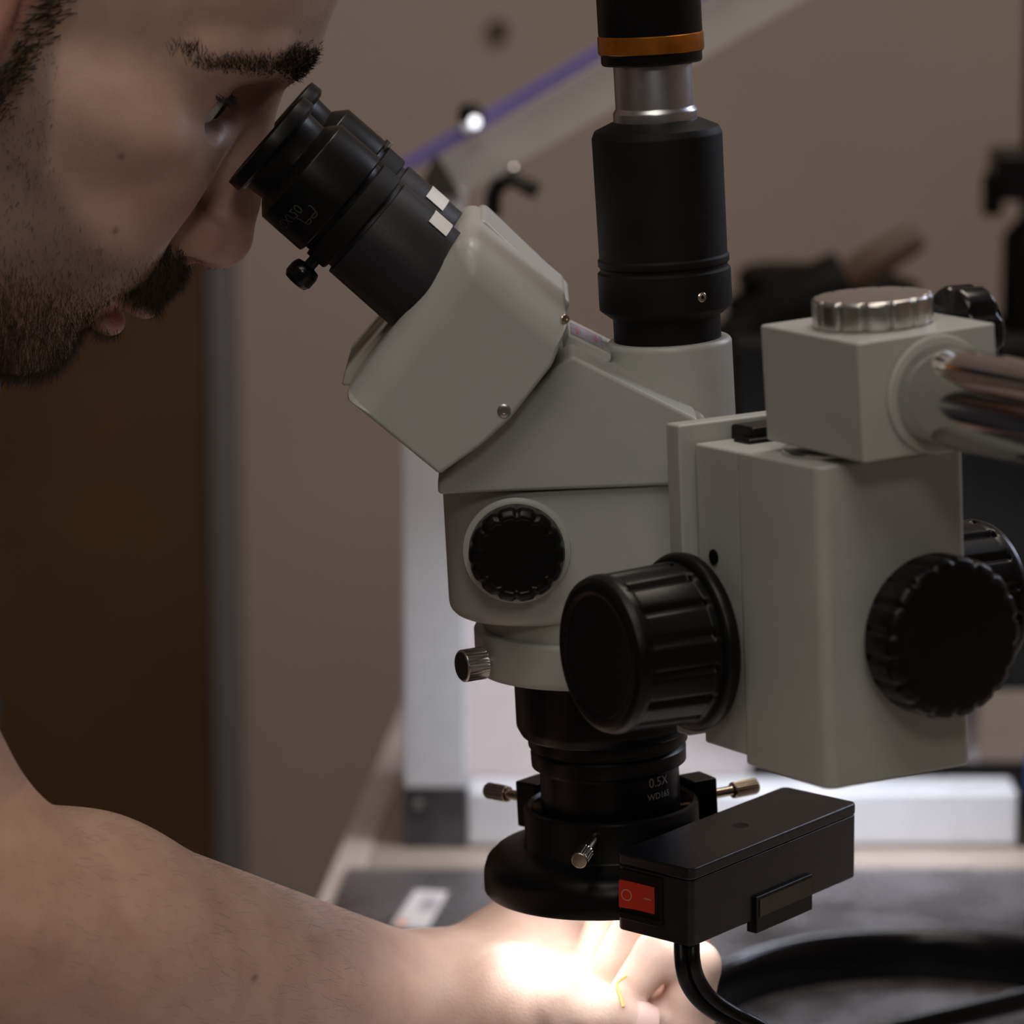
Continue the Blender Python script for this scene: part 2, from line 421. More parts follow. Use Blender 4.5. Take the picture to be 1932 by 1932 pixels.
# slanted beam: outline in X-Z at the frame's plane
def outline_xz(pts, Y): return [((at(x, y, Y).x) , at(x, y, Y).z) for (x, y) in pts]
sl = outline_xz([(800, 318), (868, 372), (1530, -6), (2140, -354), (2140, -480)], HY)
WX = Frame((0, 0, 0), (1000, 0, 0), (0, 1000, 0), (0, 0, 1000))
MB().prism(WX, sl, HY - .012, HY + .012, 'y').build('slanted_panel', 'acrylic_grey', HOOD, bevel=1.5)
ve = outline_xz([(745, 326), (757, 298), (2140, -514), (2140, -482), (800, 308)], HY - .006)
MB().prism(WX, ve, HY - .016, HY - .0125, 'y').build('violet_reflection_strip', 'violet_reflection', HOOD, bevel=.8)
gs = outline_xz([(800, 335), (822, 288), (870, 368), (796, 372)], HY - .02)
MB().prism(WX, gs, HY - .024, HY - .0165, 'y').build('corner_bracket', 'bracket_dark', HOOD, bevel=1)
hk = [at(930, 408, HY - .02), at(930, 372, HY - .02), at(938, 352, HY - .02), at(966, 337, HY - .02), at(1014, 362, HY - .02)]
hl = MB().tube(hk, .0046, 14).build('hook_handle', 'black_satin', HOOD)
MB().lathe(at(968, 322, HY - .022), (0, -1, 0), [(3, -6), (3, 2), (2, 3), (0, 3)], 16).build('screw', 'chrome', hl)
kb = MB().lathe(at(888, 218, HY - .017), (0, -1, 0), cham([(7, -4), (7, 4), (4, 7), (0, 7)], 1), 20).build('clamp_knob', 'black_satin', HOOD)
MB().lathe(at(896, 230, HY - .026), (0, -1, .2), [(3.1, -4), (3.1, 1), (2, 2), (0, 2.4)], 16).build('glint_cap', 'glint_white', kb)
MB().lathe(at(880, 240, HY - .022), (0, -1, .2), [(3.1, -6), (3.1, 1), (2, 2), (0, 2)], 16).build('knob_cap', 'aluminium_profile', kb)
# right post carrying the beam, outside the picture
MB().box(W0, at(2120, 0, HY).x - .017, at(2120, 0, HY).x + .018, HY + .0125, HY + .047, .0005, at(2120, -478, HY).z).build('post', 'aluminium_profile', HOOD, bevel=1.5)
# work lamp inside the hood
lp = thing('led_bar_lamp', at(1350, 960, HY + .13), 'slim white LED bar lamp lighting the bench inside the frame hood', 'lamp')
lx0, lx1 = at(1275, 900, .62).x, at(1790, 900, .62).x
lz = .205
lh = MB(); lh.box(W0, lx0, lx1, .60, .64, lz, lz + .018); lh.box(W0, lx0, lx0 + .003, .60, .64, lz - .008, lz); lh.box(W0, lx1 - .003, lx1, .60, .64, lz - .008, lz)
lh.box(W0, lx0, lx1, .60, .6025, lz - .008, lz)
lh.build('housing', 'aluminium_profile', lp, smooth=False)
MB().box(W0, lx0 + .006, lx1 - .006, .604, .636, lz - .003, lz - .0003).build('diffuser', 'lamp_diffuser', lp, smooth=False)
for x in (lx0 + .006, lx0 + .03):
    MB().tube([(x, .6405, lz + .009), (x, HY + .138, lz + .009), (x, HY + .138, .1785)], .004, 10).build('bracket_arm', 'black_satin', lp)
# small round hook on the wall
MB().lathe(at(940, 55, WY), (0, -1, 0), cham([(9, 0), (9, 12), (5, 16), (0, 16)], 2), 20).build('hook', 'bracket_dark', origin=at(940, 55, WY))
tag(bpy.data.objects['hook'], 'small dark round hook on the wall above the slanted panel', 'hook')
# blue box at the far right end of the rail
MB().prism(WX, rrect(xE + .012, xE + .07, .0005, .042, .004, 4), HY - .01, HY + .04, 'y').build('storage_box', 'blue_plastic', origin=(xE + .04, HY, 0))
tag(bpy.data.objects['storage_box'], 'small blue plastic box beside the end of the aluminium rail', 'box')

# black monitor behind the hood panel
MY = .81
mo = thing('monitor', (at(1660, 1000, MY).x, MY + .05, 0), 'black flat monitor standing between the rail and the white panel', 'monitor')
mx0, mx1 = at(1382, 900, MY).x, at(2140, 900, MY).x
z0m, z1m = at(1800, 1292, MY).z, at(1800, 640, MY).z
MB().box(W0, mx0, mx1, MY - .015, MY + .02, z0m, z1m).build('bezel', 'black_matte', mo, bevel=3)
MB().box(W0, mx0 + .012, mx1 - .012, MY - .0165, MY - .0152, z0m + .016, z1m - .012).build('screen', 'black_matte', mo, smooth=False)
cxm = (mx0 + mx1) / 2
MB().box(W0, cxm - .014, cxm + .014, MY + .021, MY + .036, .012, z1m - .1).build('neck', 'black_matte', mo, bevel=3)
MB().box(W0, cxm - .1, cxm + .1, MY - .03, MY + .055, .0005, .012).build('base', 'black_matte', mo, bevel=3)
# bundle of black cable and a brush on top of the monitor's shelf
sh = thing('shelf', (cxm, 1.2, 0), 'dark shelf holding tools behind the monitor', 'shelf')
szt = at(1600, 652, 1.16).z
MB().box(W0, mx0 - .01, mx1, 1.10, 1.26, szt - .018, szt).build('board', 'black_matte', sh, bevel=2)
for x in (mx0 + .03, mx1 - .03): MB().box(W0, x - .012, x + .012, 1.15, 1.2, .0005, szt - .0185).build('support', 'black_matte', sh, bevel=2)
co = MB(); pts = []
c0 = at(1560, 575, 1.17)
for i in range(121):
    a = 2 * math.pi * i / 24; q = i / 120
    pts.append(Vector((c0.x + (.062 - .012 * q) * math.cos(a), 1.185 + .035 * math.sin(a) , szt + .009 + .030 * q + .006 * math.sin(a * .7 + 1))))
co.tube(pts, .0085, 10)
co.build('cable_coil', 'black_matte', origin=(c0.x, 1.185, szt)); tag(bpy.data.objects['cable_coil'], 'coil of black cable heaped behind the silver clamp knob', 'cable')
pl = thing('hand_tool', at(1560, 560, 1.105), 'dark brown tool handle sticking up from the black cable coil', 'tool')
q0, q1, q2 = at(1490, 580, 1.105), at(1600, 525, 1.105), at(1738, 442, 1.105)
MB().tube([q1, q1 + (q2 - q1) * .3, q1 + (q2 - q1) * .9, q2], [.011, .012, .010, .006], 14).build('grip', 'brown_handle', pl)
MB().tube([q0 + Vector((-.02, 0, -.012)), q0, q1], [.014, .022, .02], 14).build('tool_body', 'black_matte', pl)
MB().tube([q0 + Vector((-.08, 0, -.035)), q0 + Vector((-.05, 0, -.02)), q0 + Vector((-.019, 0, -.011))], [.006, .009, .012], 14).build('nozzle', 'black_satin', pl)
# dark instrument stand on the shelf at the far right
SY = 1.17
sx = at(1930, 300, SY)
sm = thing('dark_stand', (sx.x + .012, SY, szt), 'blurred dark instrument stand with clamp at the right edge', 'stand')
MB().lathe((sx.x + .012, SY, szt + .011), (0, 0, 1), cham([(13, 0), (13, 330), (12, 332), (0, 332)], 1), 32).build('column', 'black_satin', sm)
zs_ = at(1900, 440, SY).z
MB().lathe((sx.x + .012, SY, szt + .0112), (0, 0, 1), cham([(13.2, 0), (24, 0), (24, (zs_ - szt) * 1000 - 12), (13.2, (zs_ - szt) * 1000)], 3), 32).build('sleeve', 'black_matte', sm)
MB().lathe((sx.x + .012, SY, szt + .0005), (0, 0, 1), cham([(0, 0), (60, 0), (60, 10), (0, 10)], 2), 48).build('foot', 'black_matte', sm)
MB().box(W0, at(1868, 300, SY).x, sx.x + .03, SY - .03, SY + .02, at(1880, 372, SY).z, at(1880, 278, SY).z).build('clamp', 'black_satin', sm, bevel=5)
MB().lathe((at(1868, 388, SY).x, SY - .012, at(1870, 402, SY).z), (0, 0, 1), cham([(0, 0), (7, 0), (7, 28), (0, 28)], 1), 16).build('clamp_screw', 'black_satin', sm)
MB().lathe((sx.x + .012, SY, at(1900, 345, SY).z), (0, 0, 1), cham([(13.3, 0), (20, 0), (20, 8), (13.3, 8)], .6), 32).build('orange_ring', 'orange_anodised', sm, label='orange anodised ring')

# ================================================================ THE STEREO MICROSCOPE
AX = S.z
SC = thing('stereo_microscope', S(0, 0, 18), 'white stereo microscope with black eyepieces and camera tube in the middle', 'microscope')
def SP(pts, y): return [L(px, py, y) for (px, py) in pts]
def lat(prof, o, ax, n=48, mod=None, c=.5, ref=None): return MB().lathe(o, ax, cham(prof, c), n, ref, mod)

# zoom housing (rounded plan), neck
pl_ = rrect(-55, 54, -43, 43, [34, 12, 12, 34], 10)
ZT = L(1000, 930, -46)[1] - .2
MB().prism(S, pl_, 107, ZT, 'z').build('zoom_housing', 'white_enamel', SC, bevel=5, seg=5,
    weight=lambda a, b: (.12 if min((a - S.o).dot(S.z), (b - S.o).dot(S.z)) > .14 else 1.0) if abs((a - b).dot(S.z)) < .01 else 0)
lat([(0, 99.6), (43.2, 99.6), (43.2, 107.5), (0, 107.5)], S.o, AX, 64).build('neck', 'white_enamel', SC)
# upper housing: wedge under the binocular head
wd = SP([(826, 906), (1052, 690), (1080, 671), (1316, 790), (1330, 905), (1330, 914), (826, 934)], -46)
MB().prism(S, wd, -46, 46, 'y').build('upper_housing', 'white_enamel', SC, bevel=2.5, seg=4)
wd2 = SP([(1040, 700), (1066, 652), (1156, 690), (1330, 760), (1330, 850), (1040, 850)], 0)
MB().prism(S, wd2, -24, 24, 'y').build('prism_cover', 'white_enamel', SC, bevel=6, seg=4)
# tongue with the maker's sticker
tg = SP([(1050, 672), (1072, 618), (1146, 652), (1153, 660), (1150, 670), (1135, 680), (1090, 690)], 0)
tongue = MB().prism(S, tg, -16, 16, 'y').build('label_tongue', 'white_enamel', SC, bevel=1.2, seg=3)
(ax0, az0), (ax1, az1) = L(1075, 619, 0), L(1138, 648, 0)
def on_tongue(u, v, lift):
    x, z = ax0 + (ax1 - ax0) * u, az0 + (az1 - az0) * u
    nx, nz = -(az1 - az0), (ax1 - ax0); q = math.hypot(nx, nz)
    return S(x + nx / q * lift, v, z + nz / q * lift)
def tquad(u0, u1, v0, v1, z, name, m):
    mb = MB(); p = [on_tongue(u, v, h) for h in (z - .15, z) for (u, v) in ((u0, v0), (u1, v0), (u1, v1), (u0, v1))]
    mb.add(p, [[0, 1, 2, 3], [4, 7, 6, 5], [0, 4, 5, 1], [1, 5, 6, 2], [2, 6, 7, 3], [3, 7, 4, 0]]).build(name, m, st if name != 'sticker' else tongue, smooth=False)
st = None
mb = MB(); p = [on_tongue(u, v, h) for h in (.02, .25) for (u, v) in ((0.02, -13), (.98, -13), (.98, 14), (.02, 14))]
st = mb.add(p, [[0, 1, 2, 3], [4, 7, 6, 5], [0, 4, 5, 1], [1, 5, 6, 2], [2, 6, 7, 3], [3, 7, 4, 0]]).build('sticker', 'sticker_silver', tongue, smooth=False, label='silvery violet sticker with red print')
pm = MB(); pr = MB()
for i in range(9):
    v = -9 + i * 2.1
    p = [on_tongue(u, vv, .3) for (u, vv) in ((.32, v), (.66 - .04 * (i % 3), v), (.66 - .04 * (i % 3), v + .9), (.32, v + .9))]; pm.add(p, [[0, 1, 2, 3]])
for (u0, u1, v0, v1) in ((.17, .25, -8, -2), (.18, .25, 2, 8), (.74, .80, -8, 0), (.75, .80, 3, 9)):
    p = [on_tongue(u, vv, .3) for (u, vv) in ((u0, v0), (u1, v0), (u1, v1), (u0, v1))]; pr.add(p, [[0, 1, 2, 3]])

# binocular head
hd = SP([(880, 436), (1076, 600), (1042, 690), (962, 792), (906, 842), (829, 896), (650, 750)], -57)
hdw = [S(p[0], 0, p[1]) for p in hd]
def head_weight(a, b):
    ia = min(range(7), key=lambda i: (Vector((hdw[i].x, 0, hdw[i].z)) - Vector((a.x, 0, a.z))).length)
    ib = min(range(7), key=lambda i: (Vector((hdw[i].x, 0, hdw[i].z)) - Vector((b.x, 0, b.z))).length)
    if ia == ib: return {0: .5, 1: .25, 5: .1, 6: .15}.get(ia, .1)
    k_ = {ia, ib}
    return 1.0 if k_ in ({0, 6}, {0, 1}) else .12
MB().prism(S, hd, -57, 57, 'y').build('binocular_head', 'white_enamel', SC, bevel=13, seg=7, weight=head_weight)
# raised top rail on the far housing
tr = SP([(892, 432), (896, 412), (913, 404), (1076, 560), (1064, 592)], 18)
MB().prism(S, tr, 4, 54, 'y').build('top_rail', 'white_enamel', SC, bevel=2.5, seg=3)
# front trim plate
fp = SP([(648, 712), (654, 688), (892, 416), (905, 424), (900, 440), (668, 712)], 0)
MB().prism(S, fp, -20, 50, 'y').build('front_plate', 'white_enamel_trim', SC, bevel=2, seg=3)
def small_screw(px, py, y, parent, r=2.4, d=(0, -1, 0), m='steel_brushed'):
    x, z = L(px, py, y); s_ = MB()
    s_.lathe(S(x, y, z), d, [(r, -.8), (r, .35), (r * .8, .6), (r * .45, .6), (r * .42, .15), (0, .15)], 20)
    return s_.build('screw', m, parent)
small_screw(951, 775, -57, SC)
small_screw(1066, 602, -53, SC, 1.6, (.4, -.8, .3), 'nickel')

# eyepieces: near one (on this side) and far one
def eyepiece(y, shift, label):
    a = L(565, 318, -30); b = L(802, 526, -30)
    d2 = Vector((b[0] - a[0], 0, b[1] - a[1])).normalized()
    ax = S.d(d2.x, 0, d2.z)
    o = S(a[0], y, a[1])
    ep = MB().lathe(o, ax, cham([(0, -13.2), (13, -13.2), (14, -12.6), (18.2, -15.8), (19.8, -15.4), (20.0, -11.0), (18.4, -9.8), (16.8, -9.6), (16.4, -3.0), (17.4, -2.4), (21.2, 1.1), (21.3, 18.6), (20.6, 19.2), (19.0, 19.4), (19.0, 21.2)], .35), 64).build('eyepiece', 'black_satin', SC, label=label)
    MB().lathe(o, ax, [(0, -12.6), (12.8, -12.6), (12.8, -13.6), (0, -12.4)], 40).build('lens', 'black_gloss', ep)
    sh_ = MB().lathe(o, ax, cham([(18.8, 21.0), (20.6, 21.4), (20.6, 28.6), (20.0, 29.2), (18.8, 29.2)], .3), 64).build('clamp_collar', 'black_matte', SC)
    tb = MB().lathe(o, ax, cham([(18.4, 29.0), (18.4, 30.8), (20.2, 31.2), (20.4, 74), (0, 74)], .3), 64).build('eyepiece_tube', 'grey_tube', SC)
    # pale index band on the upper side of the tube (a patch wrapped on the cylinder)
    u = S.d(-d2.z, 0, d2.x); u = u if u.z > 0 else -u
    v = ax.cross(u); pv = []; pf = []
    N = 22
    for k, hh in enumerate((0, 1)):
        for i in range(N + 1):
            an = math.copysign(1, v.y) * R(70 - 103 * i / N); h = (45.2 + shift if hh == 0 else 53.2 + shift)
            pv.append(o + ax * (h * .001) + (u * math.cos(an) + v * math.sin(an)) * .02058)
    for i in range(N): pf.append([i, i + 1, N + 2 + i, N + 1 + i])
    MB().add(pv, pf).build('index_band', 'white_band', tb, smooth=True, label='white index band')
    return ep, o, ax, u, v
ep1, eo1, eax, eu, ev = eyepiece(-30, 0, None)
ep2, eo2, _, _, _ = eyepiece(30, -3, None)
# clamp screw under the near eyepiece
sc_dir = -eu
c1 = eo1 + eax * .025
ks = MB().lathe(c1, sc_dir, cham([(2.2, 19), (2.2, 23.5), (4.6, 24), (5.4, 26), (5.4, 29.5), (4.4, 31.2), (0, 31.4)], .5), 24).build('clamp_screw', 'black_gloss', SC)
MB().lathe(eo2 + eax * .020, (eu * .96 + ev * .0), [(1.6, 19), (1.6, 22.5), (0, 22.5)], 12).build('clamp_screw', 'steel_brushed', SC)
# pale chip of exposed tube beside the clamp
# printing on the near eyepiece: spectacles sign and the field number
side = (-ev if ev.y > 0 else ev)
ang0 = math.atan2(side.dot(eax.cross(eu)), side.dot(eu))
sgn = 1 if ang0 > 0 else -1
text_on_cylinder('WF10X/20', 5.2, eo1, eax, eu, 21.3, ang0 + sgn * R(52), 8.0, 'grey_print', ep1, 'lettering', flip=1 if sgn < 0 else -1, roll=math.pi if sgn < 0 else 0)
gl = MB()
def wrap(aa, hh): return eo1 + eax * (hh * .001) + (eu * math.cos(aa) + eax.cross(eu) * math.sin(aa)) * .02138
def stroke(pts, wd=.35):
    for (p, q) in zip(pts[:-1], pts[1:]):
        dx_, dy_ = q[0] - p[0], q[1] - p[1]; ll = math.hypot(dx_, dy_) or 1; nx_, ny_ = -dy_ / ll * wd / 2, dx_ / ll * wd / 2
        gl.add([wrap(g0 + a_ / 21.6, 11.2 + h_) for (a_, h_) in ((p[0] + nx_, p[1] + ny_), (q[0] + nx_, q[1] + ny_), (q[0] - nx_, q[1] - ny_), (p[0] - nx_, p[1] - ny_))], [[0, 1, 2, 3]])
g0 = ang0 + sgn * R(22)
for cx_ in (-1.7, 1.7):
    stroke([(cx_ + 1.4 * math.cos(R(t)), 2.2 + (1.2 * math.sin(R(t)) if math.sin(R(t)) > 0 else 0)) for t in range(0, 181, 20)] + [(cx_ + 1.4, 2.2)])
stroke([(-3.1, 2.2), (3.1, 2.2)]); stroke([(-3.1, 2.2), (-3.5, -.4), (-2.8, -1.2)]); stroke([(3.1, 2.2), (3.6, -.6), (4.4, -1.0)])
gl.build('spectacles_sign', 'grey_print', ep1, smooth=False)

# camera tube on the third port
PX, PZ = 30.6, 0
pr0 = S(PX, 0, 0); pax = S.d(-.008, 0, 1)
lat([(0, 150), (22.6, 150), (22.6, 200.5), (21.6, 201.8), (0, 201.8)], pr0, pax, 64, c=1.0).build('third_port', 'white_enamel', SC)
ct = lat([(0, 201), (19.3, 201), (19.3, 210), (20.8, 211), (23.9, 213.5), (23.9, 226.6), (22.9, 227.4), (22.9, 228.6), (23.6, 229.2), (23.6, 231.4), (23.0, 232), (23.3, 275), (22.2, 277.5), (15.6, 280.4), (0, 280.4)], S(PX - .4, 0, 0), pax, 72, c=.4).build('camera_tube', 'black_matte', SC)
x_, z_ = L(1322, 560, -19)
MB().lathe(S(x_, -19.5, z_), S.d(.55, -.83, 0), [(2.0, -1), (2.0, .9), (1.5, 1.3), (.9, 1.2), (0, .6)], 16).build('set_screw', 'nickel', ct)
lat([(0, 280), (15.0, 280), (15.0, 283.5), (14.5, 284.3), (14.0, 285), (14.0, 302), (0, 302)], S(PX - .6, 0, 0), pax, 56, c=.4).build('silver_sleeve', 'silver_tube', SC)
cmb = lat([(0, 300.6), (17.6, 300.6), (18.0, 301.4), (18.0, 304.2), (18.7, 304.6), (0, 304.6)], S(PX - .8, 0, 0), pax, 64, c=.3).build('camera_body', 'black_satin', SC)
lat([(18.4, 304.6), (18.9, 304.9), (18.9, 310.9), (18.4, 311.2), (10, 311.2), (10, 304.6)], S(PX - .8, 0, 0), pax, 72, mod=lambda a, r, h: r).build('orange_ring', 'orange_anodised', cmb, label='orange anodised metal ring')
lat([(0, 311.2), (18.5, 311.2), (18.6, 352), (17, 355), (0, 355)], S(PX - .8, 0, 0), pax, 64, c=.5).build('camera_barrel', 'black_satin', SC)
def knurl(n, depth, h0, h1): return lambda a, r, h: r - (depth * (0.5 + 0.5 * math.cos(a * n)) if h0 <= h <= h1 else 0)

# zoom knobs, near and far side
def zoom_knob(sgn_):
    x, z = L(975, 1043, -48)
    o = S(x, sgn_ * 43, z); d = (0, sgn_, 0)
    b = lat([(19, -1), (19, 1.2), (17.5, 1.8), (0, 1.8)], o, d, 48).build('knob_boss', 'white_enamel', SC)
    N = 192
    def sc_(a, r, h):
        return r - (.85 * max(0, math.cos(a * 14)) ** 2 if r > 12 and 2.2 < h else 0)
    MB().lathe(o, d, cham([(0, 1.4), (16.9, 1.6), (16.9, 8.2), (16.3, 9.8), (14.8, 11), (13.5, 11.2), (13, 10.8), (0, 10.8)], .4), N, None, sc_).build('zoom_knob', 'black_satin', SC, angle=50)
zoom_knob(-1); zoom_knob(1)

# objective and the 0.5X auxiliary lens
lat([(0, 57.2), (29, 57.2), (31.6, 58.6), (33.2, 62), (33.2, 86), (0, 86)], S.o, AX, 72, c=.8).build('objective_barrel', 'black_satin', SC)
al = lat([(0, 12), (25.6, 12), (25.6, 44.6), (26.0, 45.6), (28.4, 46.4), (28.6, 51.6), (27.4, 52.6), (27.4, 53.6), (29.3, 54.2), (29.3, 58), (0, 58)], S.o, AX, 72, c=.4).build('auxiliary_lens', 'black_satin', SC)
MB().lathe(S.o, AX, [(0, 11.9), (21, 11.9), (21, 11.4), (0, 10.2)], 48).build('front_element', 'black_gloss', al)
def lens_text(body, size, px, py, h=None):
    x, z = L(px, py, -18)
    a = math.atan2(x, 1) if False else math.asin(max(-1, min(1, x / 25.6)))
    # angle measured from the side facing the camera (-y)
    vs, fs = text_verts(body, size); out = []
    for p in vs:
        an = a + p.x / 25.6
        out.append(S(25.68 * math.sin(an), -25.68 * math.cos(an), z + p.y))
    MB().add(out, fs).build('lettering', 'white_print', al, smooth=False)
lens_text('0.5X', 5.0, 1243, 1474); lens_text('WD165', 3.4, 1244, 1500)

# ================================================================ FOCUS RACK
BPH, BRL = R(30.0), R(2.4)
def tilt_frame(o, ph, rl, pt=0.0):
    M_ = Matrix.Rotation(pt, 3, 'X') @ Matrix.Rotation(-rl, 3, 'Y') @ Matrix.Rotation(ph, 3, 'Z')
    return Frame(o, M_ @ Vector((1, 0, 0)), M_ @ Vector((0, 1, 0)), M_ @ Vector((0, 0, 1)))
BY = -.165
B = tilt_frame(at(1545, 882, BY), BPH, BRL, R(-1.5))     # x along the front face, y to the back along the left face, z up, origin: near top corner
FRK = thing('focus_rack', B(28, 40, -104), 'white focus rack with big black knobs holding the microscope by a ring', 'focus rack')
HB = 106
main = rrect(0, 58, 0, 50, [4.5, 4, 2, 3.5], 5)
MB().prism(B, main, -HB, 0, 'z').build('rack_block', 'white_enamel', FRK, bevel=1.2, seg=3)
MB().box(B, 1.6, 56, 50, 76, -HB + 2.5, -.6).build('slide_carrier', 'white_enamel', FRK, bevel=1.0, seg=3)
MB().box(B, -3.5, 61, 77.6, 86, -HB + 5, 5.8).build('slide_plate', 'white_enamel', FRK, bevel=1.0, seg=3)
MB().box(B, 17, 45, 64, 77.5, -60, 4.2).build('dovetail', 'black_satin', FRK, bevel=1.2)
MB().box(B, 13, 49, 60, 70, -60, 1.0).build('dovetail', 'black_satin', FRK, bevel=1.0)
for dz in (-38, -90):
    MB().lathe(B(1.6, 66, dz), -B.x, [(2.6, -1), (2.6, .6), (1.5, .8), (0, .3)], 16).build('screw', 'black_satin', FRK)
# ring holding the body, with its arm to the plate
hr = MB(); n = 96; vs = []; fs = []
hp_ = cham([(43.5, 84), (46.0, 84), (46.8, 85.5), (46.8, 99), (46.0, 100.2), (43.5, 100.2)], .4)
for i in range(n):
    a = 2 * math.pi * i / n
    for (r, h) in hp_: vs.append(S(r * math.cos(a), r * math.sin(a), h))
k = len(hp_)
for i in range(n):
    for j in range(k): fs.append([i * k + j, ((i + 1) % n) * k + j, ((i + 1) % n) * k + (j + 1) % k, i * k + (j + 1) % k])
hr.add(vs, fs).build('holder_ring', 'white_enamel', FRK, angle=30)
pc = B(29, 86.3, -60)                        # where the arm meets the plate
dvec = (pc - S(0, 0, 92)); dl = Vector((dvec.x, dvec.y, 0)); dist = dl.length * 1000; dl.normalize()
AF = Frame(S(0, 0, 92), dl, Vector((-dl.y, dl.x, 0)), (0, 0, 1))
MB().box(AF, 45.5, dist - .5, -22, 22, -8, 8).build('holder_arm', 'white_enamel', FRK, bevel=2)
# thumb screw of the ring
td = S.d(-.89, -.455, 0)
to = S(-.89 * 46.6, -.455 * 46.6, 91)
tsn = MB().lathe(to, td, cham([(3.0, -2), (3.0, 2.2), (5.9, 2.4), (5.9, 10.6), (5.4, 11.2), (0, 11.2)], .3), 120, None, lambda a, r, h: r - (.38 * (math.cos(a * 30) > 0) if r > 5.5 and 2.6 < h < 10.4 else 0)).build('thumb_screw', 'steel_brushed', FRK, angle=60)
MB().lathe(to, td, [(0, 11.22), (5.0, 11.22), (5.0, 11.5), (0, 11.5)], 32).build('screw_cap', 'black_satin', tsn)
# coarse focus knobs on both sides (one shaft through the block)
kc = B(0, 52, -63)
kc_l = L(0, 0)
def rib(n_, dep, hmin, hmax):
    return lambda a, r, h: r - (dep * max(0, math.cos(a * n_)) ** 3 if r > 22 and hmin < h < hmax else 0)
def focus_knob(o, d):
    MB().lathe(o, d, cham([(30.0, 0.2), (30.4, 3.0), (29.6, 4.6), (27.6, 5.4), (0, 5.4)], .8), 96).build('knob_flange', 'black_satin', FRK)
    fk = MB().lathe(o, d, cham([(0, 4), (27.6, 4.2), (27.6, 8), (27.4, 8.2), (26.6, 31), (26.9, 32), (26.9, 34.2), (26.0, 36.6), (24.0, 38), (21.5, 38), (20.5, 37.2), (0, 37.0)], .5), 240, None, rib(15, 1.5, 7.5, 32.5)).build('focus_knob', 'black_satin', FRK, angle=40)
KO = B(-3.8, 73, -67)
focus_knob(KO, -B.x)
focus_knob(B(82, 73, -67), B.x)
MB().lathe(B(56.2, 73, -67), B.x, cham([(0, 0), (13, 0), (13, 26), (0, 26)], .5), 40).build('knob_shaft', 'white_enamel', FRK)
# lock knob on the face towards the viewer
LKO = B(37.5, -.2, -58)
MB().lathe(LKO, -B.y, cham([(9, 0), (9, 6.5), (0, 6.5)], .5), 32).build('lock_shaft', 'steel_brushed', FRK)
MB().lathe(LKO, -B.y, cham([(0, 5.5), (26.2, 6), (26.6, 7.5), (26.6, 17.5), (25.6, 19.5), (23.4, 20.6), (0, 20.6)], .6), 220, None, lambda a, r, h: r - (1.1 * max(0, math.cos(a * 18)) ** 2 if r > 18 and h > 6.6 else 0)).build('lock_knob', 'black_satin', FRK, angle=40)
# pivot collar between block and cube
pv = B(24, 23, 0)
MB().lathe(pv, B.z, cham([(0, .2), (19, .2), (19, 1.6), (0, 1.6)], .4), 48).build('pivot_collar', 'chrome', FRK)

# ================================================================ BOOM ARM
CPH, CRL = R(26.6), R(4.0)
CY = -.178
C_ = tilt_frame(at(1618, 648, CY), CPH, CRL, R(0))
BM = thing('boom_arm', (.30, -.62, .005), 'chrome boom arm with a white clamp cube and silver scalloped knob', 'boom arm')
MB().box(C_, 0, 51.5, 0, 61, -38.5, 0).build('clamp_cube', 'white_enamel', BM, bevel=1.0, seg=3)
# silver scalloped knob on top
x = C_(25, 31, 0)
MB().lathe(x, C_.z, cham([(0, .3), (19.6, .3), (19.6, 8.6), (18.8, 9.4), (0, 9.4)], .5), 240, None, lambda a, r, h: r - (1.3 * max(0, math.cos(a * 14)) ** 6 if r > 17 else 0)).build('top_knob', 'steel_brushed', BM, angle=45)
# chrome boom tube to the viewer's right
bo = C_(28.5, 0, -20)
bax = -C_.y
MB().lathe(bo, bax, cham([(0, .2), (19.2, .2), (19.2, 1.2), (18.2, 1.8), (0, 1.8)], .4), 56).build('boom_flange', 'white_enamel', BM)
BL = 520
MB().lathe(bo, bax, cham([(0, 1), (16.2, 1), (16.2, BL), (0, BL)], .5), 72).build('boom_tube', 'chrome', BM)
pe = bo + bax * (.43)
MB().lathe((pe.x, pe.y, .022), (0, 0, 1), cham([(0, 0), (19, 0), (19, (pe.z + .09 - .022) * 1000), (0, (pe.z + .09 - .022) * 1000)], 1), 48).build('pillar', 'chrome', BM)
PF = Frame((pe.x, pe.y, 0), bax, Vector((-bax.y, bax.x, 0)), (0, 0, 1))
MB().box(PF, -32, 32, -30, 30, pe.z * 1000 - 34, pe.z * 1000 + 34).build('cross_clamp', 'white_enamel', BM, bevel=4)
MB().prism(PF, rrect(-120, 120, -120, 120, 18), 5, 22, 'z').build('base', 'white_enamel', BM, bevel=2)
for (u_, v_) in ((-95, -95), (95, -95), (95, 95), (-95, 95)):
    MB().lathe(PF(u_, v_, 1.7), (0, 0, 1), [(10, 0), (11, 3.2), (0, 3.2)], 20).build('rubber_foot', 'black_matte', BM)
# black lock knob on the far side of the cube
ko = C_(51.7, 34, -7)
MB().lathe(ko, C_.x, cham([(5, 0), (5, 4), (14.6, 4.5), (15.2, 6), (14.8, 15), (12.5, 17.5), (0, 17.8)], .6), 96, None, lambda a, r, h: r - (1.6 * max(0, math.cos(a * 6)) ** 2 if r > 12 else 0)).build('lock_knob', 'black_gloss', BM, angle=45)

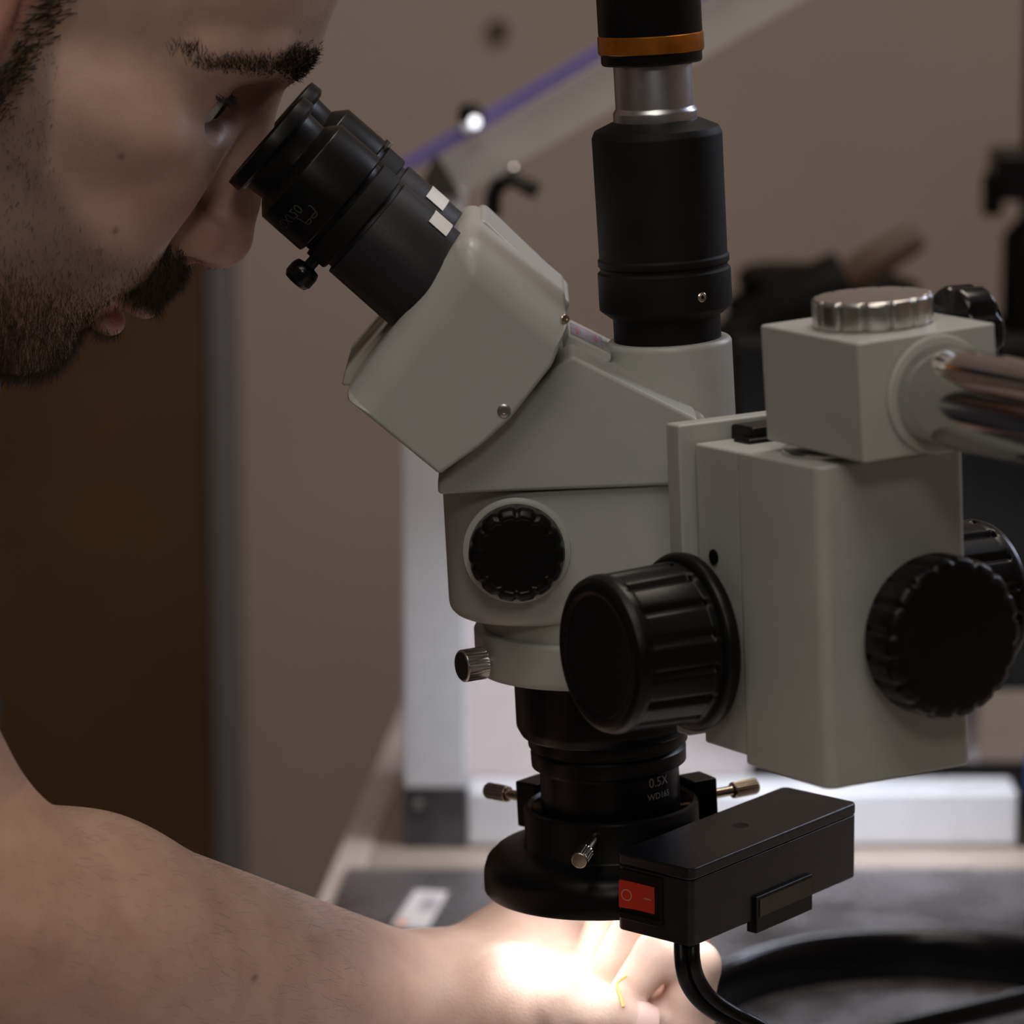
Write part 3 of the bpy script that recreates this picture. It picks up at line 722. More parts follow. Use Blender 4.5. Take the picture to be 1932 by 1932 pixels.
# ================================================================ RING LIGHT
RL = thing('ring_light', S(0, 0, 0), 'black LED ring light with control box and red rocker switch', 'ring light')
mb = MB(); vs = []; fs = []; n = 112
rp2 = [(29.6, 4.5), (29.6, 30.4), (30.6, 31.4), (31.8, 30.8), (32.2, 29.8), (32.2, 16.6), (32.6, 15.9), (33.6, 15.6), (40.5, 15.2), (44.2, 13.8), (46.8, 11.2), (48.0, 7.6), (48.2, 4.0), (48.2, .8), (47.6, 0), (46.0, 0), (45.6, .6), (45.6, 4.0), (31, 4.0)]
k = len(rp2)
for i in range(n):
    a = 2 * math.pi * i / n
    for (r, h) in rp2: vs.append(S(r * math.cos(a), r * math.sin(a), h))
for i in range(n):
    for j in range(k): fs.append([i * k + j, ((i + 1) % n) * k + j, ((i + 1) % n) * k + (j + 1) % k, i * k + (j + 1) % k])
mb.add(vs, fs).build('housing', 'black_satin', RL, angle=38)
ld = MB(); vs = []; fs = []
for i in range(96):
    a = 2 * math.pi * i / 96
    for (r, h) in ((32, 2.4), (45, 2.4), (45, 3.9), (32, 3.9)): vs.append(S(r * math.cos(a), r * math.sin(a), h))
for i in range(96):
    for j in range(4): fs.append([i * 4 + j, ((i + 1) % 96) * 4 + j, ((i + 1) % 96) * 4 + (j + 1) % 4, i * 4 + (j + 1) % 4])
ld.add(vs, fs).build('led_diffuser', 'ring_led', RL, label='glowing white LED ring')
for i in range(12):                                # the lensed LEDs of the ring, aimed at the work
    a = 2 * math.pi * (i + .5) / 12
    sl_ = bpy.data.lights.new('ring_led_spot', 'SPOT'); sl_.energy = .062; sl_.color = (.96, .97, 1.0); sl_.spot_size = R(118); sl_.spot_blend = 1.0; sl_.shadow_soft_size = .010
    so_ = bpy.data.objects.new('ring_led_spot', sl_); COL.objects.link(so_); so_.parent = RL
    pw_ = S(39 * math.cos(a), 39 * math.sin(a), .4); so_.location = pw_ - origin_of(RL)
    so_.rotation_euler = (S(4 * math.cos(a), 4 * math.sin(a), -80) - pw_).to_track_quat('-Z', 'Y').to_euler()
# three clamping screws with bosses
for deg in (258, 27, 138):
    dx_, dy_ = math.cos(R(deg)), math.sin(R(deg))
    d = S.d(dx_, dy_, 0)
    o = S(dx_ * 31, dy_ * 31, 26.5)
    bf = Frame(o, d, S.d(-dy_, dx_, 0), S.z)
    if deg != 258: MB().box(bf, .5, 10.5, -6.5, 6.5, -9.5, 8).build('screw_boss', 'black_satin', RL, bevel=.8)
    sc1 = MB().lathe(o, d, [(0, -4.5), (1.7, -4.5)] + [(1.7 + (.22 if i % 2 else 0), -4 + i * .45) for i in range(54)] + [(1.7, 20.6), (0, 20.6)], 16).build('clamp_screw', 'nickel', RL, angle=60)
    MB().lathe(o, d, cham([(0, 20), (3.0, 20.4), (3.1, 21), (3.1, 30.2), (2.6, 31), (0, 31)], .3), 84, None, lambda a, r, h: r - (.28 * (math.cos(a * 21) > 0) if r > 2.8 and 21 < h < 30.4 else 0)).build('screw_head', 'nickel', sc1, angle=60)
# control box: origin at near top corner, x along the long face, y to the back-left, z up
XF = tilt_frame(at(1304, 1641, -.078), R(50.3), R(.6), R(1.8))
LX, WX_, HX = 101.5, 33.4, 28.6
o_ = rrect(0, LX, 0, WX_, [2.6, 3, 3, 3], 5)
bx = MB().prism(XF, o_, -HX, -4.5, 'z').build('control_box', 'black_box_plastic', RL, bevel=.6, seg=2)
o2_ = rrect(-.15, LX + .15, -.15, WX_ + .15, [2.7, 3.1, 3.1, 3.1], 5)
ld_ = MB().prism(XF, o2_, -4.4, 0, 'z').build('box_lid', 'black_box_plastic', RL, bevel=.9, seg=3)
MB().lathe(XF(52, 17, -.02), XF.z, [(3.0, -.3), (3.0, .05), (2.6, .08), (2.5, .03), (0, .03)], 28).build('lid_hole', 'black_matte', ld_)
# joint between ring and box
jo = MB(); jc = (S.o + (XF(LX / 2, WX_ / 2, -HX / 2) - S.o) * .55)
JF = Frame(jc, XF.x, XF.y, XF.z)
MB().box(JF, -16, 16, -14, 14, -6, 6).build('box_joint', 'black_box_plastic', RL, bevel=1)
# red rocker switch on the short face (normal -x of XF)
def on_short(s_, z_, lift): return XF(-lift, s_, z_)
sw = MB()
SF = Frame(XF(0, 0, 0), XF.y, XF.x * -1, XF.z)      # x = along short face, y = outwards
swb = MB().box(SF, 12.6, 31.0, .05, 1.0, -21.5, -5.4).build('switch_bezel', 'black_satin', RL, bevel=.5)
rk = MB().prism(SF, [(15.2, 1.0), (30.2, 1.0), (30.2, 2.6), (22.5, 1.4), (15.2, 1.5)], -19.2, -9.2, 'z').build('rocker', 'red_switch', swb, bevel=.45, seg=3, label='red rocker with O and I marks')
def rk_pt(s_, z_):
    lift = (1.4 + (s_ - 22.5) / 7.7 * 1.2) if s_ > 22.5 else (1.4 + (22.5 - s_) / 7.3 * .1)
    return SF(s_, lift + .05, z_)
om = MB(); vs = []; fs = []
for i in range(28):
    a = 2 * math.pi * i / 28
    for r in (1.75, 2.15): vs.append(rk_pt(27.0 + r * math.cos(a), -14.2 + r * math.sin(a)))
for i in range(28): fs.append([2 * i, 2 * i + 1, 2 * ((i + 1) % 28) + 1, 2 * ((i + 1) % 28)])
om.add(vs, fs).build('off_mark', 'pink_print', rk, smooth=False)
im = MB(); im.add([rk_pt(s_, z_) for (s_, z_) in ((16.6, -13.9), (19.8, -13.9), (19.8, -14.35), (16.6, -14.35))], [[0, 1, 2, 3]]).build('on_mark', 'pink_print', rk, smooth=False)
MB().prism(SF, [(12.0, .05), (31.6, .05), (30.4, 2.4), (13.2, 2.4)], -23.2, -20.8, 'z').build('switch_lip', 'black_satin', swb, bevel=.3)
# dark green window bracket on the long face (normal -y)
GF = Frame(XF(0, 0, 0), XF.x, XF.y * -1, XF.z)
gb = MB().box(GF, 36.5, 71.0, -3, 1.6, -33.2, -19.5).build('window_bracket', 'black_satin', RL, bevel=.5)
MB().box(GF, 38.2, 70.0, 1.5, 1.9, -27.2, -20.6).build('window', 'green_window', gb, smooth=False, label='dark green window')
# power cable from the near lower corner
cb = []
cp = [XF(4, 5, -HX + .5), at(1297, 1815, -.074), at(1306, 1850, -.072), at(1330, 1885, -.070), at(1372, 1915, -.068), at(1430, 1945, -.066), at(1560, 2030, -.05), at(1720, 2240, -.03), at(1850, 2480, .01), Vector((.30, .05, .0085)), Vector((.5, .12, .0085))]
def catmull(P, m=10):
    out = []
    P = [Vector(p) for p in P]
    for i in range(len(P) - 1):
        p0, p1, p2, p3 = P[max(i - 1, 0)], P[i], P[i + 1], P[min(i + 2, len(P) - 1)]
        for j in range(m):
            t = j / m
            out.append(.5 * ((2 * p1) + (p2 - p0) * t + (2 * p0 - 5 * p1 + 4 * p2 - p3) * t * t + (-p0 + 3 * p1 - 3 * p2 + p3) * t ** 3))
    out.append(P[-1]); return out
cpts = catmull(cp)
off = Vector((.0021, 0, .0008))
cbm = MB(); cbm.tube([p + off for p in cpts], .0025, 12); cbm.tube([p - off for p in cpts], .0025, 12)
cbm.build('power_cable', 'black_satin', RL)
# printing on the tongue sticker
pm.build('printed_lines', 'sticker_pale', st, smooth=False)
pr.build('printed_marks', 'sticker_red', st, smooth=False)

# ================================================================ THE PERSON
class Field:
    """signed distance field on a rectilinear grid (mm), later meshed with surface nets"""
    def __init__(s, xs, ys, zs):
        s.ax = [np.asarray(a, np.float32) for a in (xs, ys, zs)]
        s.D = np.full([len(a) for a in s.ax], 1000.0, np.float32)
    def sub(s, lo, hi):
        sl = []
        for a, l, h in zip(s.ax, lo, hi):
            i0 = max(0, int(np.searchsorted(a, l)) - 1); i1 = min(len(a), int(np.searchsorted(a, h)) + 1)
            if i1 - i0 < 2: return None
            sl.append(slice(i0, i1))
        P = np.meshgrid(*[a[q] for a, q in zip(s.ax, sl)], indexing='ij', sparse=True)
        return tuple(sl), P
    def put(s, sl, d, k, op):
        D = s.D[sl]
        if op == 'add':
            h = np.clip(.5 + .5 * (D - d) / k, 0, 1); far = D > 900
            r = D + (d - D) * h - k * h * (1 - h); r[far] = d[far]
        else:
            h = np.clip(.5 - .5 * (D + d) / k, 0, 1)
            r = D + (-d - D) * h + k * h * (1 - h)
        s.D[sl] = r
    def cone(s, a, b, ra, rb, k=6, op='add', m=14, flat=None):
        a, b = np.array(a, np.float32), np.array(b, np.float32)
        R_ = max(ra, rb) + m + k
        q = s.sub(np.minimum(a, b) - R_, np.maximum(a, b) + R_)
        if q is None: return
        sl, P = q; ab = b - a; L2 = float(ab @ ab) + 1e-6
        d0 = [P[i] - a[i] for i in range(3)]
        t = np.clip((d0[0] * ab[0] + d0[1] * ab[1] + d0[2] * ab[2]) / L2, 0, 1)
        e = [d0[i] - t * ab[i] for i in range(3)]
        if flat is not None:                     # flatten along a direction: (unit vector, factor>1)
            n_, fct = flat; pr_ = e[0] * n_[0] + e[1] * n_[1] + e[2] * n_[2]
            e = [e[i] + pr_ * n_[i] * (fct - 1) for i in range(3)]
        d = np.sqrt(e[0] ** 2 + e[1] ** 2 + e[2] ** 2) - (ra + (rb - ra) * t)
        s.put(sl, d.astype(np.float32), k, op)
    def ell(s, c, axes, rad, k=6, op='add', m=14):
        """ellipsoid with its own axes (3 unit rows)"""
        c = np.array(c, np.float32); R_ = max(rad) + m + k
        q = s.sub(c - R_, c + R_)
        if q is None: return
        sl, P = q; e = [P[i] - c[i] for i in range(3)]
        u = [(e[0] * A[0] + e[1] * A[1] + e[2] * A[2]) for A in axes]
        k0 = np.sqrt(sum((u[i] / rad[i]) ** 2 for i in range(3)))
        k1 = np.sqrt(sum((u[i] / rad[i] ** 2) ** 2 for i in range(3))) + 1e-6
        s.put(sl, (k0 * (k0 - 1) / k1).astype(np.float32), k, op)
    def mesh(s):
        D = s.D; N = D.shape; inside = D < 0
        cnt = np.zeros([n - 1 for n in N], np.int8)
        for i in (0, 1):
            for j in (0, 1):
                for k in (0, 1):
                    cnt += inside[i:N[0] - 1 + i, j:N[1] - 1 + j, k:N[2] - 1 + k]
        act = (cnt > 0) & (cnt < 8)
        idx = np.argwhere(act); vid = np.full(act.shape, -1, np.int32); vid[act] = np.arange(len(idx))
        pos = np.zeros((len(idx), 3)); num = np.zeros(len(idx))
        cor = {}
        for c in [(i, j, k) for i in (0, 1) for j in (0, 1) for k in (0, 1)]:
            cor[c] = D[idx[:, 0] + c[0], idx[:, 1] + c[1], idx[:, 2] + c[2]].astype(np.float64)
        for c in cor:
            for axs in range(3):
                if c[axs] == 0:
                    c2 = list(c); c2[axs] = 1; c2 = tuple(c2)
                    a, b = cor[c], cor[c2]; mk = (a < 0) != (b < 0)
                    t = np.where(mk, a / np.where(mk, a - b, 1), 0)
                    p = np.tile(np.array(c, float), (len(idx), 1)); p[:, axs] = t
                    pos[mk] += p[mk]; num[mk] += 1
        pos = pos / num[:, None]
        V = np.zeros_like(pos)
        for axs in range(3):
            a = s.ax[axs].astype(np.float64); i = idx[:, axs]
            V[:, axs] = a[i] + (a[i + 1] - a[i]) * pos[:, axs]
        F = []
        for axs in range(3):
            o1_, o2_ = [q for q in range(3) if q != axs]
            sa = [slice(None)] * 3; sb = [slice(None)] * 3
            sa[axs] = slice(0, N[axs] - 1); sb[axs] = slice(1, N[axs])
            ch = inside[tuple(sa)] != inside[tuple(sb)]
            e = np.argwhere(ch); e = e[(e[:, o1_] > 0) & (e[:, o1_] < N[o1_] - 1) & (e[:, o2_] > 0) & (e[:, o2_] < N[o2_] - 1)]
            ins = inside[tuple(e.T)]
            qv = []
            for (u, v) in ((-1, -1), (0, -1), (0, 0), (-1, 0)):
                cc = e.copy(); cc[:, o1_] += u; cc[:, o2_] += v; qv.append(vid[tuple(cc.T)])
            q = np.stack(qv, 1)
            flip = ins if axs != 1 else ~ins
            q[~flip] = q[~flip][:, ::-1]
            F.append(q)
        return V, np.concatenate(F)

def steps(*segs):
    """(start, stop, step) runs joined into one sample axis"""
    out = [segs[0][0]]
    for a, b, h in segs:
        n_ = max(1, int(round((b - out[-1]) / h))); out += list(np.linspace(out[-1], b, n_ + 1)[1:])
    return np.array(out)

def np3(v): return np.array([v[0], v[1], v[2]]) * 1000.0

def mesh_object(name, V, F, material, parent, smooth=True):
    me = bpy.data.meshes.new(name); o0 = origin_of(parent)
    V = V * .001 - np.array(o0)
    me.vertices.add(len(V)); me.vertices.foreach_set('co', V.astype(np.float32).ravel())
    F = np.asarray(F, np.int32); n_ = F.shape[1]
    me.loops.add(F.size); me.loops.foreach_set('vertex_index', F.ravel())
    me.polygons.add(len(F)); me.polygons.foreach_set('loop_start', np.arange(0, F.size, n_, dtype=np.int32))
    me.update(calc_edges=True)
    if smooth: me.shade_smooth()
    me.materials.append(MATS[material])
    o = bpy.data.objects.new(name, me); COL.objects.link(o); o.parent = parent
    return o

def vnormals(V, F):
    n_ = np.cross(V[F[:, 2]] - V[F[:, 0]], V[F[:, 3]] - V[F[:, 1]] if F.shape[1] == 4 else V[F[:, 1]] - V[F[:, 0]])
    out = np.zeros_like(V)
    for i in range(F.shape[1]): np.add.at(out, F[:, i], n_)
    return out / (np.linalg.norm(out, axis=1, keepdims=True) + 1e-9)

def relax(V, F, it=2, lam=.5):
    for _ in range(it):
        acc = np.zeros_like(V); c = np.zeros(len(V))
        for a, b in ((0, 1), (1, 2), (2, 3), (3, 0)):
            np.add.at(acc, F[:, a], V[F[:, b]]); np.add.at(c, F[:, a], 1)
            np.add.at(acc, F[:, b], V[F[:, a]]); np.add.at(c, F[:, b], 1)
        V = V + lam * (acc / np.maximum(c, 1)[:, None] - V)
    return V

PER = thing('person', at(-560, 2600, 0.0), 'bearded person in a dark shirt bending to look into the eyepieces', 'person')

# head frame: F forward along the gaze, U towards the crown, Rt to the person's right (towards the viewer)
HP, HYAW = R(32), R(7)
F0 = np.array([math.cos(HP), 0, -math.sin(HP)]); U0 = np.array([math.sin(HP), 0, math.cos(HP)]); R0 = np.array([0, -1.0, 0])
HF = math.cos(HYAW) * F0 + math.sin(HYAW) * np.array([0, 1.0, 0])
HU = U0
HR = math.cos(HYAW) * R0 + math.sin(HYAW) * F0
EYE = np3(at(410, 190, -.036))
HO = EYE - 32 * HR                               # origin: between the eyes
def H(a, b, c=0.0): return HO + a * HF + b * HU + c * HR
HAX = (HF, HU, HR)

NB = np3(at(-400, 330, .01))                     # base of the neck
SHR, SHL = np3(at(-720, 640, -.165)), np3(at(-640, 600, .185))
ELR = np3(at(-95, 1735, -.135)); ELL = np3(at(-480, 1650, .26))
WRR = np3(at(790, 1915, .032))
PEL = np3(at(-900, 2700, .01))
fine = 1.3
gx = steps((-720, -205, 8.0), (-205, 78, fine), (78, 100, 4))
zt = [np3(at(0, y, 0))[2] for y in (-420, -10, 775, 1395, 1960)]
gz = steps((PEL[2] - 120, zt[4] - 25, 7.0), (zt[4] - 25, zt[3] + 8, fine), (zt[3] + 8, zt[2] - 8, 6.0), (zt[2] - 8, zt[1] + 6, fine), (zt[1] + 6, zt[0] + 40, 5.0))
gy = steps((-290, -160, 6), (-160, -80, 3.0), (-80, 105, 1.4), (105, 130, 4.0), (130, 340, 9))
BD = Field(gx, gy, gz)
def cn(a, b, ra, rb, k=6, **kw): BD.cone(a, b, ra, rb, k, **kw)
def el(c, rad, k=6, **kw): BD.ell(c, HAX, rad, k, **kw)
# --- torso, neck, upper arms
cn(NB, PEL, 92, 120, 30, flat=(np.array([.95, 0, .3]), 1.15))
cn(SHR, SHL, 62, 62, 40)
cn(np3(at(-720, 1000, -.06)), np3(at(-720, 1000, .08)), 105, 105, 40)
cn(H(-92, -48), NB, 57, 62, 26)
cn(SHL, ELL, 50, 40, 20); cn(ELL, np3(at(-240, 2050, .20)), 40, 28, 12)
cn(np3(at(-240, 2050, .20)), np3(at(-80, 2120, .15)), 27, 20, 12)
cn(SHR, ELR, 52, 43, 20)
# --- head
el(H(-74, 38), (96, 86, 73), 4)
cn(H(-38, 8), H(-36, -72), 52, 43, 14)
el(H(-40, -30), (54, 60, 63), 14)
for s_ in (1, -1):
    cn(H(11.5, 24, s_ * 8), H(1, 23, s_ * 34), 9.0, 8.0, 8); cn(H(1, 23, s_ * 34), H(-16, 13, s_ * 51), 8.0, 8, 8)
    el(H(-30, -20, s_ * 53), (26, 12, 11), 16)
    el(H(-5, -32, s_ * 33), (15, 17, 16), 14)
    el(H(-15, -58, s_ * 31), (24, 26, 24), 14)
    cn(H(-16, -110, s_ * 15), H(-72, -74, s_ * 53), 13, 15, 16)
    cn(H(-72, -74, s_ * 53), H(-80, -20, s_ * 58), 14, 14, 14)
el(H(-45, -72), (52, 45, 50), 14)
el(H(10, 27), (12, 14, 16), 10)
el(H(4, -64), (21, 20, 27), 8)
el(H(-13, -109), (18, 15, 23), 9)
for s_ in (1, -1):
    el(H(13, 0, s_ * 29), (16, 10.5, 14), 7, op='cut')
    el(H(-9, -1, s_ * 31.5), (13.2, 13.2, 13.2), 3)                        # lids round the eyeball
cn(H(16, 5), H(27, -31), 6.5, 9.5, 7)
el(H(28.5, -44.5), (12.5, 12.5, 13), 6)
for s_ in (1, -1):
    el(H(20, -48, s_ * 11.5), (11, 9.0, 8), 3.5)
    el(H(23, -57, s_ * 10.5), (6.0, 4.0, 6.5), 1.5, op='cut', m=6)
    cn(H(9.5, -43, s_ * 20.5), H(13, -57, s_ * 21.5), 2.0, 1.8, 3, op='cut', m=6)
el(H(15.5, -79.5), (9, 5.2, 20), 4); el(H(9.0, -91), (8, 5.6, 18), 3)
el(H(20, -85.6), (12, 1.3, 25), 1.2, op='cut', m=6)
for s_ in (1, -1):
    el(H(7.0, -5.0, s_ * 33), (14, 8.3, 12.5), 1.2, op='cut', m=6)           # lid opening
    el(H(-92, -15, s_ * 73), (17, 31, 7), 4); el(H(-90, -12, s_ * 81), (10, 19, 7), 3, op='cut', m=6)
    cn(H(-12, 10, s_ * 42), H(6, 9.5, s_ * 26), 1.0, 1.0, 3, op='cut', m=6)  # upper lid crease
# --- right forearm and hand (palm up, fingers curled)
cn(ELR, ELR + .25 * (WRR - ELR), 44, 44, 16)
cn(ELR + .25 * (WRR - ELR), WRR, 44, 28, 14)
cn(ELR + (WRR - ELR) * .1 + np.array([0, 0, -8]), ELR + (WRR - ELR) * .5 + np.array([0, 0, -10]), 40, 34, 16)
HS = 32                                          # the hand lies a little behind the lens axis
P3 = lambda px, py, y: np3(at(px, py, (y + HS) * .001))
fing = {
 'index': [P3(1285, 1945, -17), P3(1312, 1822, -19), P3(1240, 1800, -22), P3(1188, 1870, -24)],
 'middle': [P3(1290, 1915, 3), P3(1292, 1762, 2), P3(1205, 1742, -1), P3(1152, 1826, -6)],
 'ring': [P3(1262, 1890, 22), P3(1240, 1738, 22), P3(1150, 1728, 17), P3(1112, 1818, 10)],
 'little': [P3(1215, 1870, 40), P3(1170, 1745, 40), P3(1105, 1738, 34), P3(1070, 1810, 26)]}
rad = {'index': (10.5, 9.6, 8.8, 7.4), 'middle': (10.5, 9.6, 8.8, 7.6), 'ring': (10, 9, 8.2, 7.2), 'little': (9, 7.8, 7.2, 6.4)}
cn(WRR, P3(930, 1900, 2), 29, 24, 10)
cn(P3(850, 1872, 12), P3(975, 1804, 32), 21, 19, 16)                       # heel of the palm, far side
cn(P3(975, 1804, 32), P3(1060, 1822, 36), 19, 16, 16); cn(P3(1060, 1800, 34), fing['little'][0], 17, 11, 10)
cn(P3(930, 1900, 10), fing['ring'][0], 22, 12, 10); cn(P3(930, 1905, 0), fing['middle'][0], 22, 12.5, 10); cn(P3(930, 1920, -6), fing['index'][0], 21, 12.5, 10)
cn(P3(850, 1900, -12), P3(980, 1893, -20), 22, 19, 16)                     # ball of the thumb
cn(P3(980, 1893, -20), P3(1062, 1898, -30), 18, 13, 10)
for f_, pt_ in fing.items():
    r_ = rad[f_]
    for j in range(3): cn(pt_[j], pt_[j + 1], r_[j], r_[j + 1], 1.6 if j else 3.0, m=6)
THU = [P3(1062, 1888, -32), P3(1128, 1912, -35), P3(1192, 1930, -31)]
cn(THU[0], THU[1], 13, 10.8, 3, m=6); cn(THU[1], THU[2], 11.4, 9.0, 2, m=6)
for (a_, b_, r__) in ((P3(1048, 1858, -47), P3(1044, 1930, -47), 1.0), (P3(1064, 1864, -46), P3(1062, 1932, -46), .9), (P3(800, 1850, -30), P3(792, 1935, -32), 2.0), (P3(822, 1870, -32), P3(812, 1940, -33), 1.5)):
    cn(a_, b_, r__, r__, 3.5, op='cut', m=6)                                # skin creases
V, F = BD.mesh()
V = relax(V, F, 2, .45)
body = mesh_object('body', V, F, 'skin', PER)
# skin colours: lips, stubble shade, ear redness; warm light painted on the forearm
loc = (V - HO) @ np.stack(HAX).T
a_, b_, c_ = loc[:, 0], loc[:, 1], loc[:, 2]
def sm(x, e0_, e1_): t = np.clip((x - e0_) / (e1_ - e0_), 0, 1); return t * t * (3 - 2 * t)
tint = np.tile(np.array([0.63, 0.42, 0.33]), (len(V), 1))
head = (a_ > -125) & (b_ > -140) & (np.abs(c_) < 95) & (V[:, 2] > zt[2] - 30)
def mixc(mask, col):
    global tint
    tint = tint * (1 - mask[:, None]) + np.array(col) * mask[:, None]
nose = head * np.exp(-(((a_ - 30) / 16) ** 2 + ((b_ + 42) / 14) ** 2)); mixc(.55 * nose, (0.50, 0.22, 0.16))
cheek = head * np.exp(-(((a_ + 8) / 22) ** 2 + ((b_ + 34) / 20) ** 2)); mixc(.35 * cheek, (0.52, 0.26, 0.19))
def beard_mask(a, b, c):
    line = np.interp(a, [-75, -58, -40, -10, 10, 30], [10, -8, -46, -60, -57, -55])
    m_ = sm(line - b, -5, 9)
    side_ = sm(a, -84, -70)
    lipgap = np.exp(-(((a - 16) / 12) ** 2 + ((b + 86) / 6.5) ** 2)) * (np.abs(c) < 22)
    nosegap = (a > 16) & (b > -53)
    return m_ * side_ * (1 - np.clip(1.3 * lipgap, 0, 1)) * (~nosegap)
bm_ = beard_mask(a_, b_, c_) * head
mixc(.50 * bm_, (0.085, 0.062, 0.050))
lip = head * (np.abs(c_) < 23) * np.exp(-(((b_ + 86) / 6.5) ** 2)) * sm(a_, 4, 12); mixc(.85 * np.clip(lip, 0, 1), (0.50, 0.19, 0.19))
hairline = np.interp(b_, [0, 25, 50, 72, 85], [-64, -60, -46, -12, 30])
earzone = (np.abs(a_ + 92) < 22) & (b_ > -50) & (b_ < 18) & (np.abs(c_) > 60)
scalp = (a_ > -190) * (V[:, 2] > zt[2] - 30) * sm(hairline - a_, 0, 9) * sm(b_, -62, -40) * ((b_ > 0) | (a_ < -100)) * (~earzone); mixc(.85 * np.clip(scalp, 0, 1), (0.05, 0.035, 0.025))
ear = head * (np.abs(c_) > 66) * (a_ < -72); mixc(.6 * ear, (0.55, 0.23, 0.17))
forearm = (V[:, 2] < zt[3] + 20) & (V[:, 0] > -260); mixc(forearm * 1.0, (0.74, 0.52, 0.42)); mixc(.6 * forearm * sm(-V[:, 0], 60, 170), (0.78, 0.46, 0.33))  # forearm lightened, warmer towards the elbow, imitating warm light falling on it
for (px_, py_, yy) in ((235, 288, -58), (222, 430, -52), (195, 467, -48), (500, 1752, -.03 * 1000)):
    q_ = np3(at(px_, py_, yy * .001)); dd = np.abs((V - q_) @ np.stack([[1, 0, 0], [0, 0, 1]]).T); mk_ = np.exp(-((dd ** 2).sum(1)) / 1.3) * (V[:, 1] < -15); mixc(.7 * mk_, (0.12, 0.05, 0.03))
me = body.data
at_ = me.attributes.new('tint', 'FLOAT_COLOR', 'POINT')
at_.data.foreach_set('color', np.concatenate([tint, np.ones((len(V), 1))], 1).astype(np.float32).ravel())

# eyeballs
for s_ in (1, -1):
    c0_ = H(-8.8, -1.0, s_ * 31.5) * .001; gz_ = Vector(HF * .985 + np.array([.1, 0, -.12])).normalized()
    eb = MB().lathe(Vector(c0_), gz_, [(12.2 * math.sin(R(t)), -12.2 * math.cos(R(t))) for t in range(0, 181, 9)], 40).build('eyeball', 'eye_white', PER)
    MB().lathe(Vector(c0_), gz_, [(6.0, 10.65), (5.2, 11.6), (3, 12.5), (0, 12.8)], 32).build('iris', 'iris_dark', eb)

# hair strands: thin tapering three-sided blades
Nn = vnormals(V, F)
def strands(name, material, prob, count, length, r0, direction, curl=.25, lab=None, lift=.42):
    p_ = prob / prob.sum(); ids = rng.choice(len(V), count, p=p_)
    P = V[ids] + rng.normal(0, .45, (count, 3)); n_ = Nn[ids]
    d_ = direction(loc[ids]); d_ = d_ - (d_ * n_).sum(1, keepdims=True) * n_ * .85
    d_ = d_ + n_ * lift + rng.normal(0, curl, (count, 3)); d_ /= np.linalg.norm(d_, axis=1, keepdims=True)
    ln = length(loc[ids]) * rng.uniform(.55, 1.15, count)
    side_ = np.cross(d_, rng.normal(0, 1, (count, 3))); side_ /= np.linalg.norm(side_, axis=1, keepdims=True)
    sd2 = np.cross(d_, side_)
    bend = -np.array([0, 0, 1.0]) * .12
    base = P - n_ * .4; mid = P + d_ * ln[:, None] * .5; d2_ = d_ + bend; tip = mid + d2_ * ln[:, None] * .5
    vs_ = []
    for q_, r_ in ((base, r0), (mid, r0 * .8)):
        for t in (0, 2.094, 4.189): vs_.append(q_ + (side_ * math.cos(t) + sd2 * math.sin(t)) * r_)
    vs_.append(tip)
    A = np.stack(vs_, 1).reshape(-1, 3); k7 = np.arange(count)[:, None] * 7
    T = np.array([[0, 1, 4], [0, 4, 3], [1, 2, 5], [1, 5, 4], [2, 0, 3], [2, 3, 5], [3, 4, 6], [4, 5, 6], [5, 3, 6]])
    FF = (k7[:, :, None] + T[None]).reshape(-1, 3)
    o = mesh_object(name, A, FF, material, PER); o['kind'] = 'stuff'
    if lab: o['label'] = lab
    return o
vis = (c_ > -45).astype(float)
dense = bm_ * (sm(-b_, 70, 92) * .8 + .2) * vis
must = head * (np.abs(c_) < 27) * sm(b_, -79, -74) * sm(-b_, 51, 55) * sm(a_, 6, 12) * (1 - ((a_ > 20) & (b_ > -59)))
down = lambda l: np.tile(-HU * .8 - HF * .25, (len(l), 1)) + np.outer(l[:, 2] * .012, HR)
strands('beard', 'beard_hair', dense + 1e-12, 15000, lambda l: 2.0 + 4.6 * sm(-l[:, 1], 78, 108), .085, lambda l: np.tile(-HU * .75 + HF * .25, (len(l), 1)), .3, 'short dark brown beard')
strands('moustache', 'beard_hair', must + 1e-12, 4200, lambda l: 6.5 + 0 * l[:, 0], .10, lambda l: np.tile(-HU * .8 + HF * .25, (len(l), 1)) + np.outer(np.sign(l[:, 2]) * .35, HR), .2, 'dark brown moustache')
def brow_prob():
    out = np.zeros(len(V))
    for s_ in (1, -1):
        t = np.clip((c_ * s_ - 5) / 53, 0, 1); yb = np.interp(t, [0, .5, 1], [24, 25, 12]); wd_ = np.interp(t, [0, .3, 1], [7.0, 6.0, 3.0])
        out += head * (c_ * s_ > 4) * (c_ * s_ < 60) * np.exp(-((b_ - yb) / wd_) ** 4) * (a_ > -30) * np.interp(t, [0, .6, 1], [1, .9, .5])
    return out + 1e-12
strands('eyebrow', 'hair_dark', brow_prob(), 5200, lambda l: 5.5 + 0 * l[:, 0], .11, lambda l: np.tile(HU * .35, (len(l), 1)) + np.outer(np.sign(l[:, 2]), HR * .8 - HF * .2), .14, 'dark thick eyebrow', .12)
hairp = np.clip(scalp + head * ((a_ < -58) & (a_ > -84) & (b_ > -40) & (b_ < 30)) * .9 * sm(-a_, 56, 66) * (~earzone), 0, 1)
strands('hair', 'hair_dark', hairp + 1e-12, 15000, lambda l: 9 + 9 * sm(l[:, 1], 20, 60), .17, lambda l: np.tile(-HF * .6 - HU * .5, (len(l), 1)), .18, 'dark brown hair', .2)
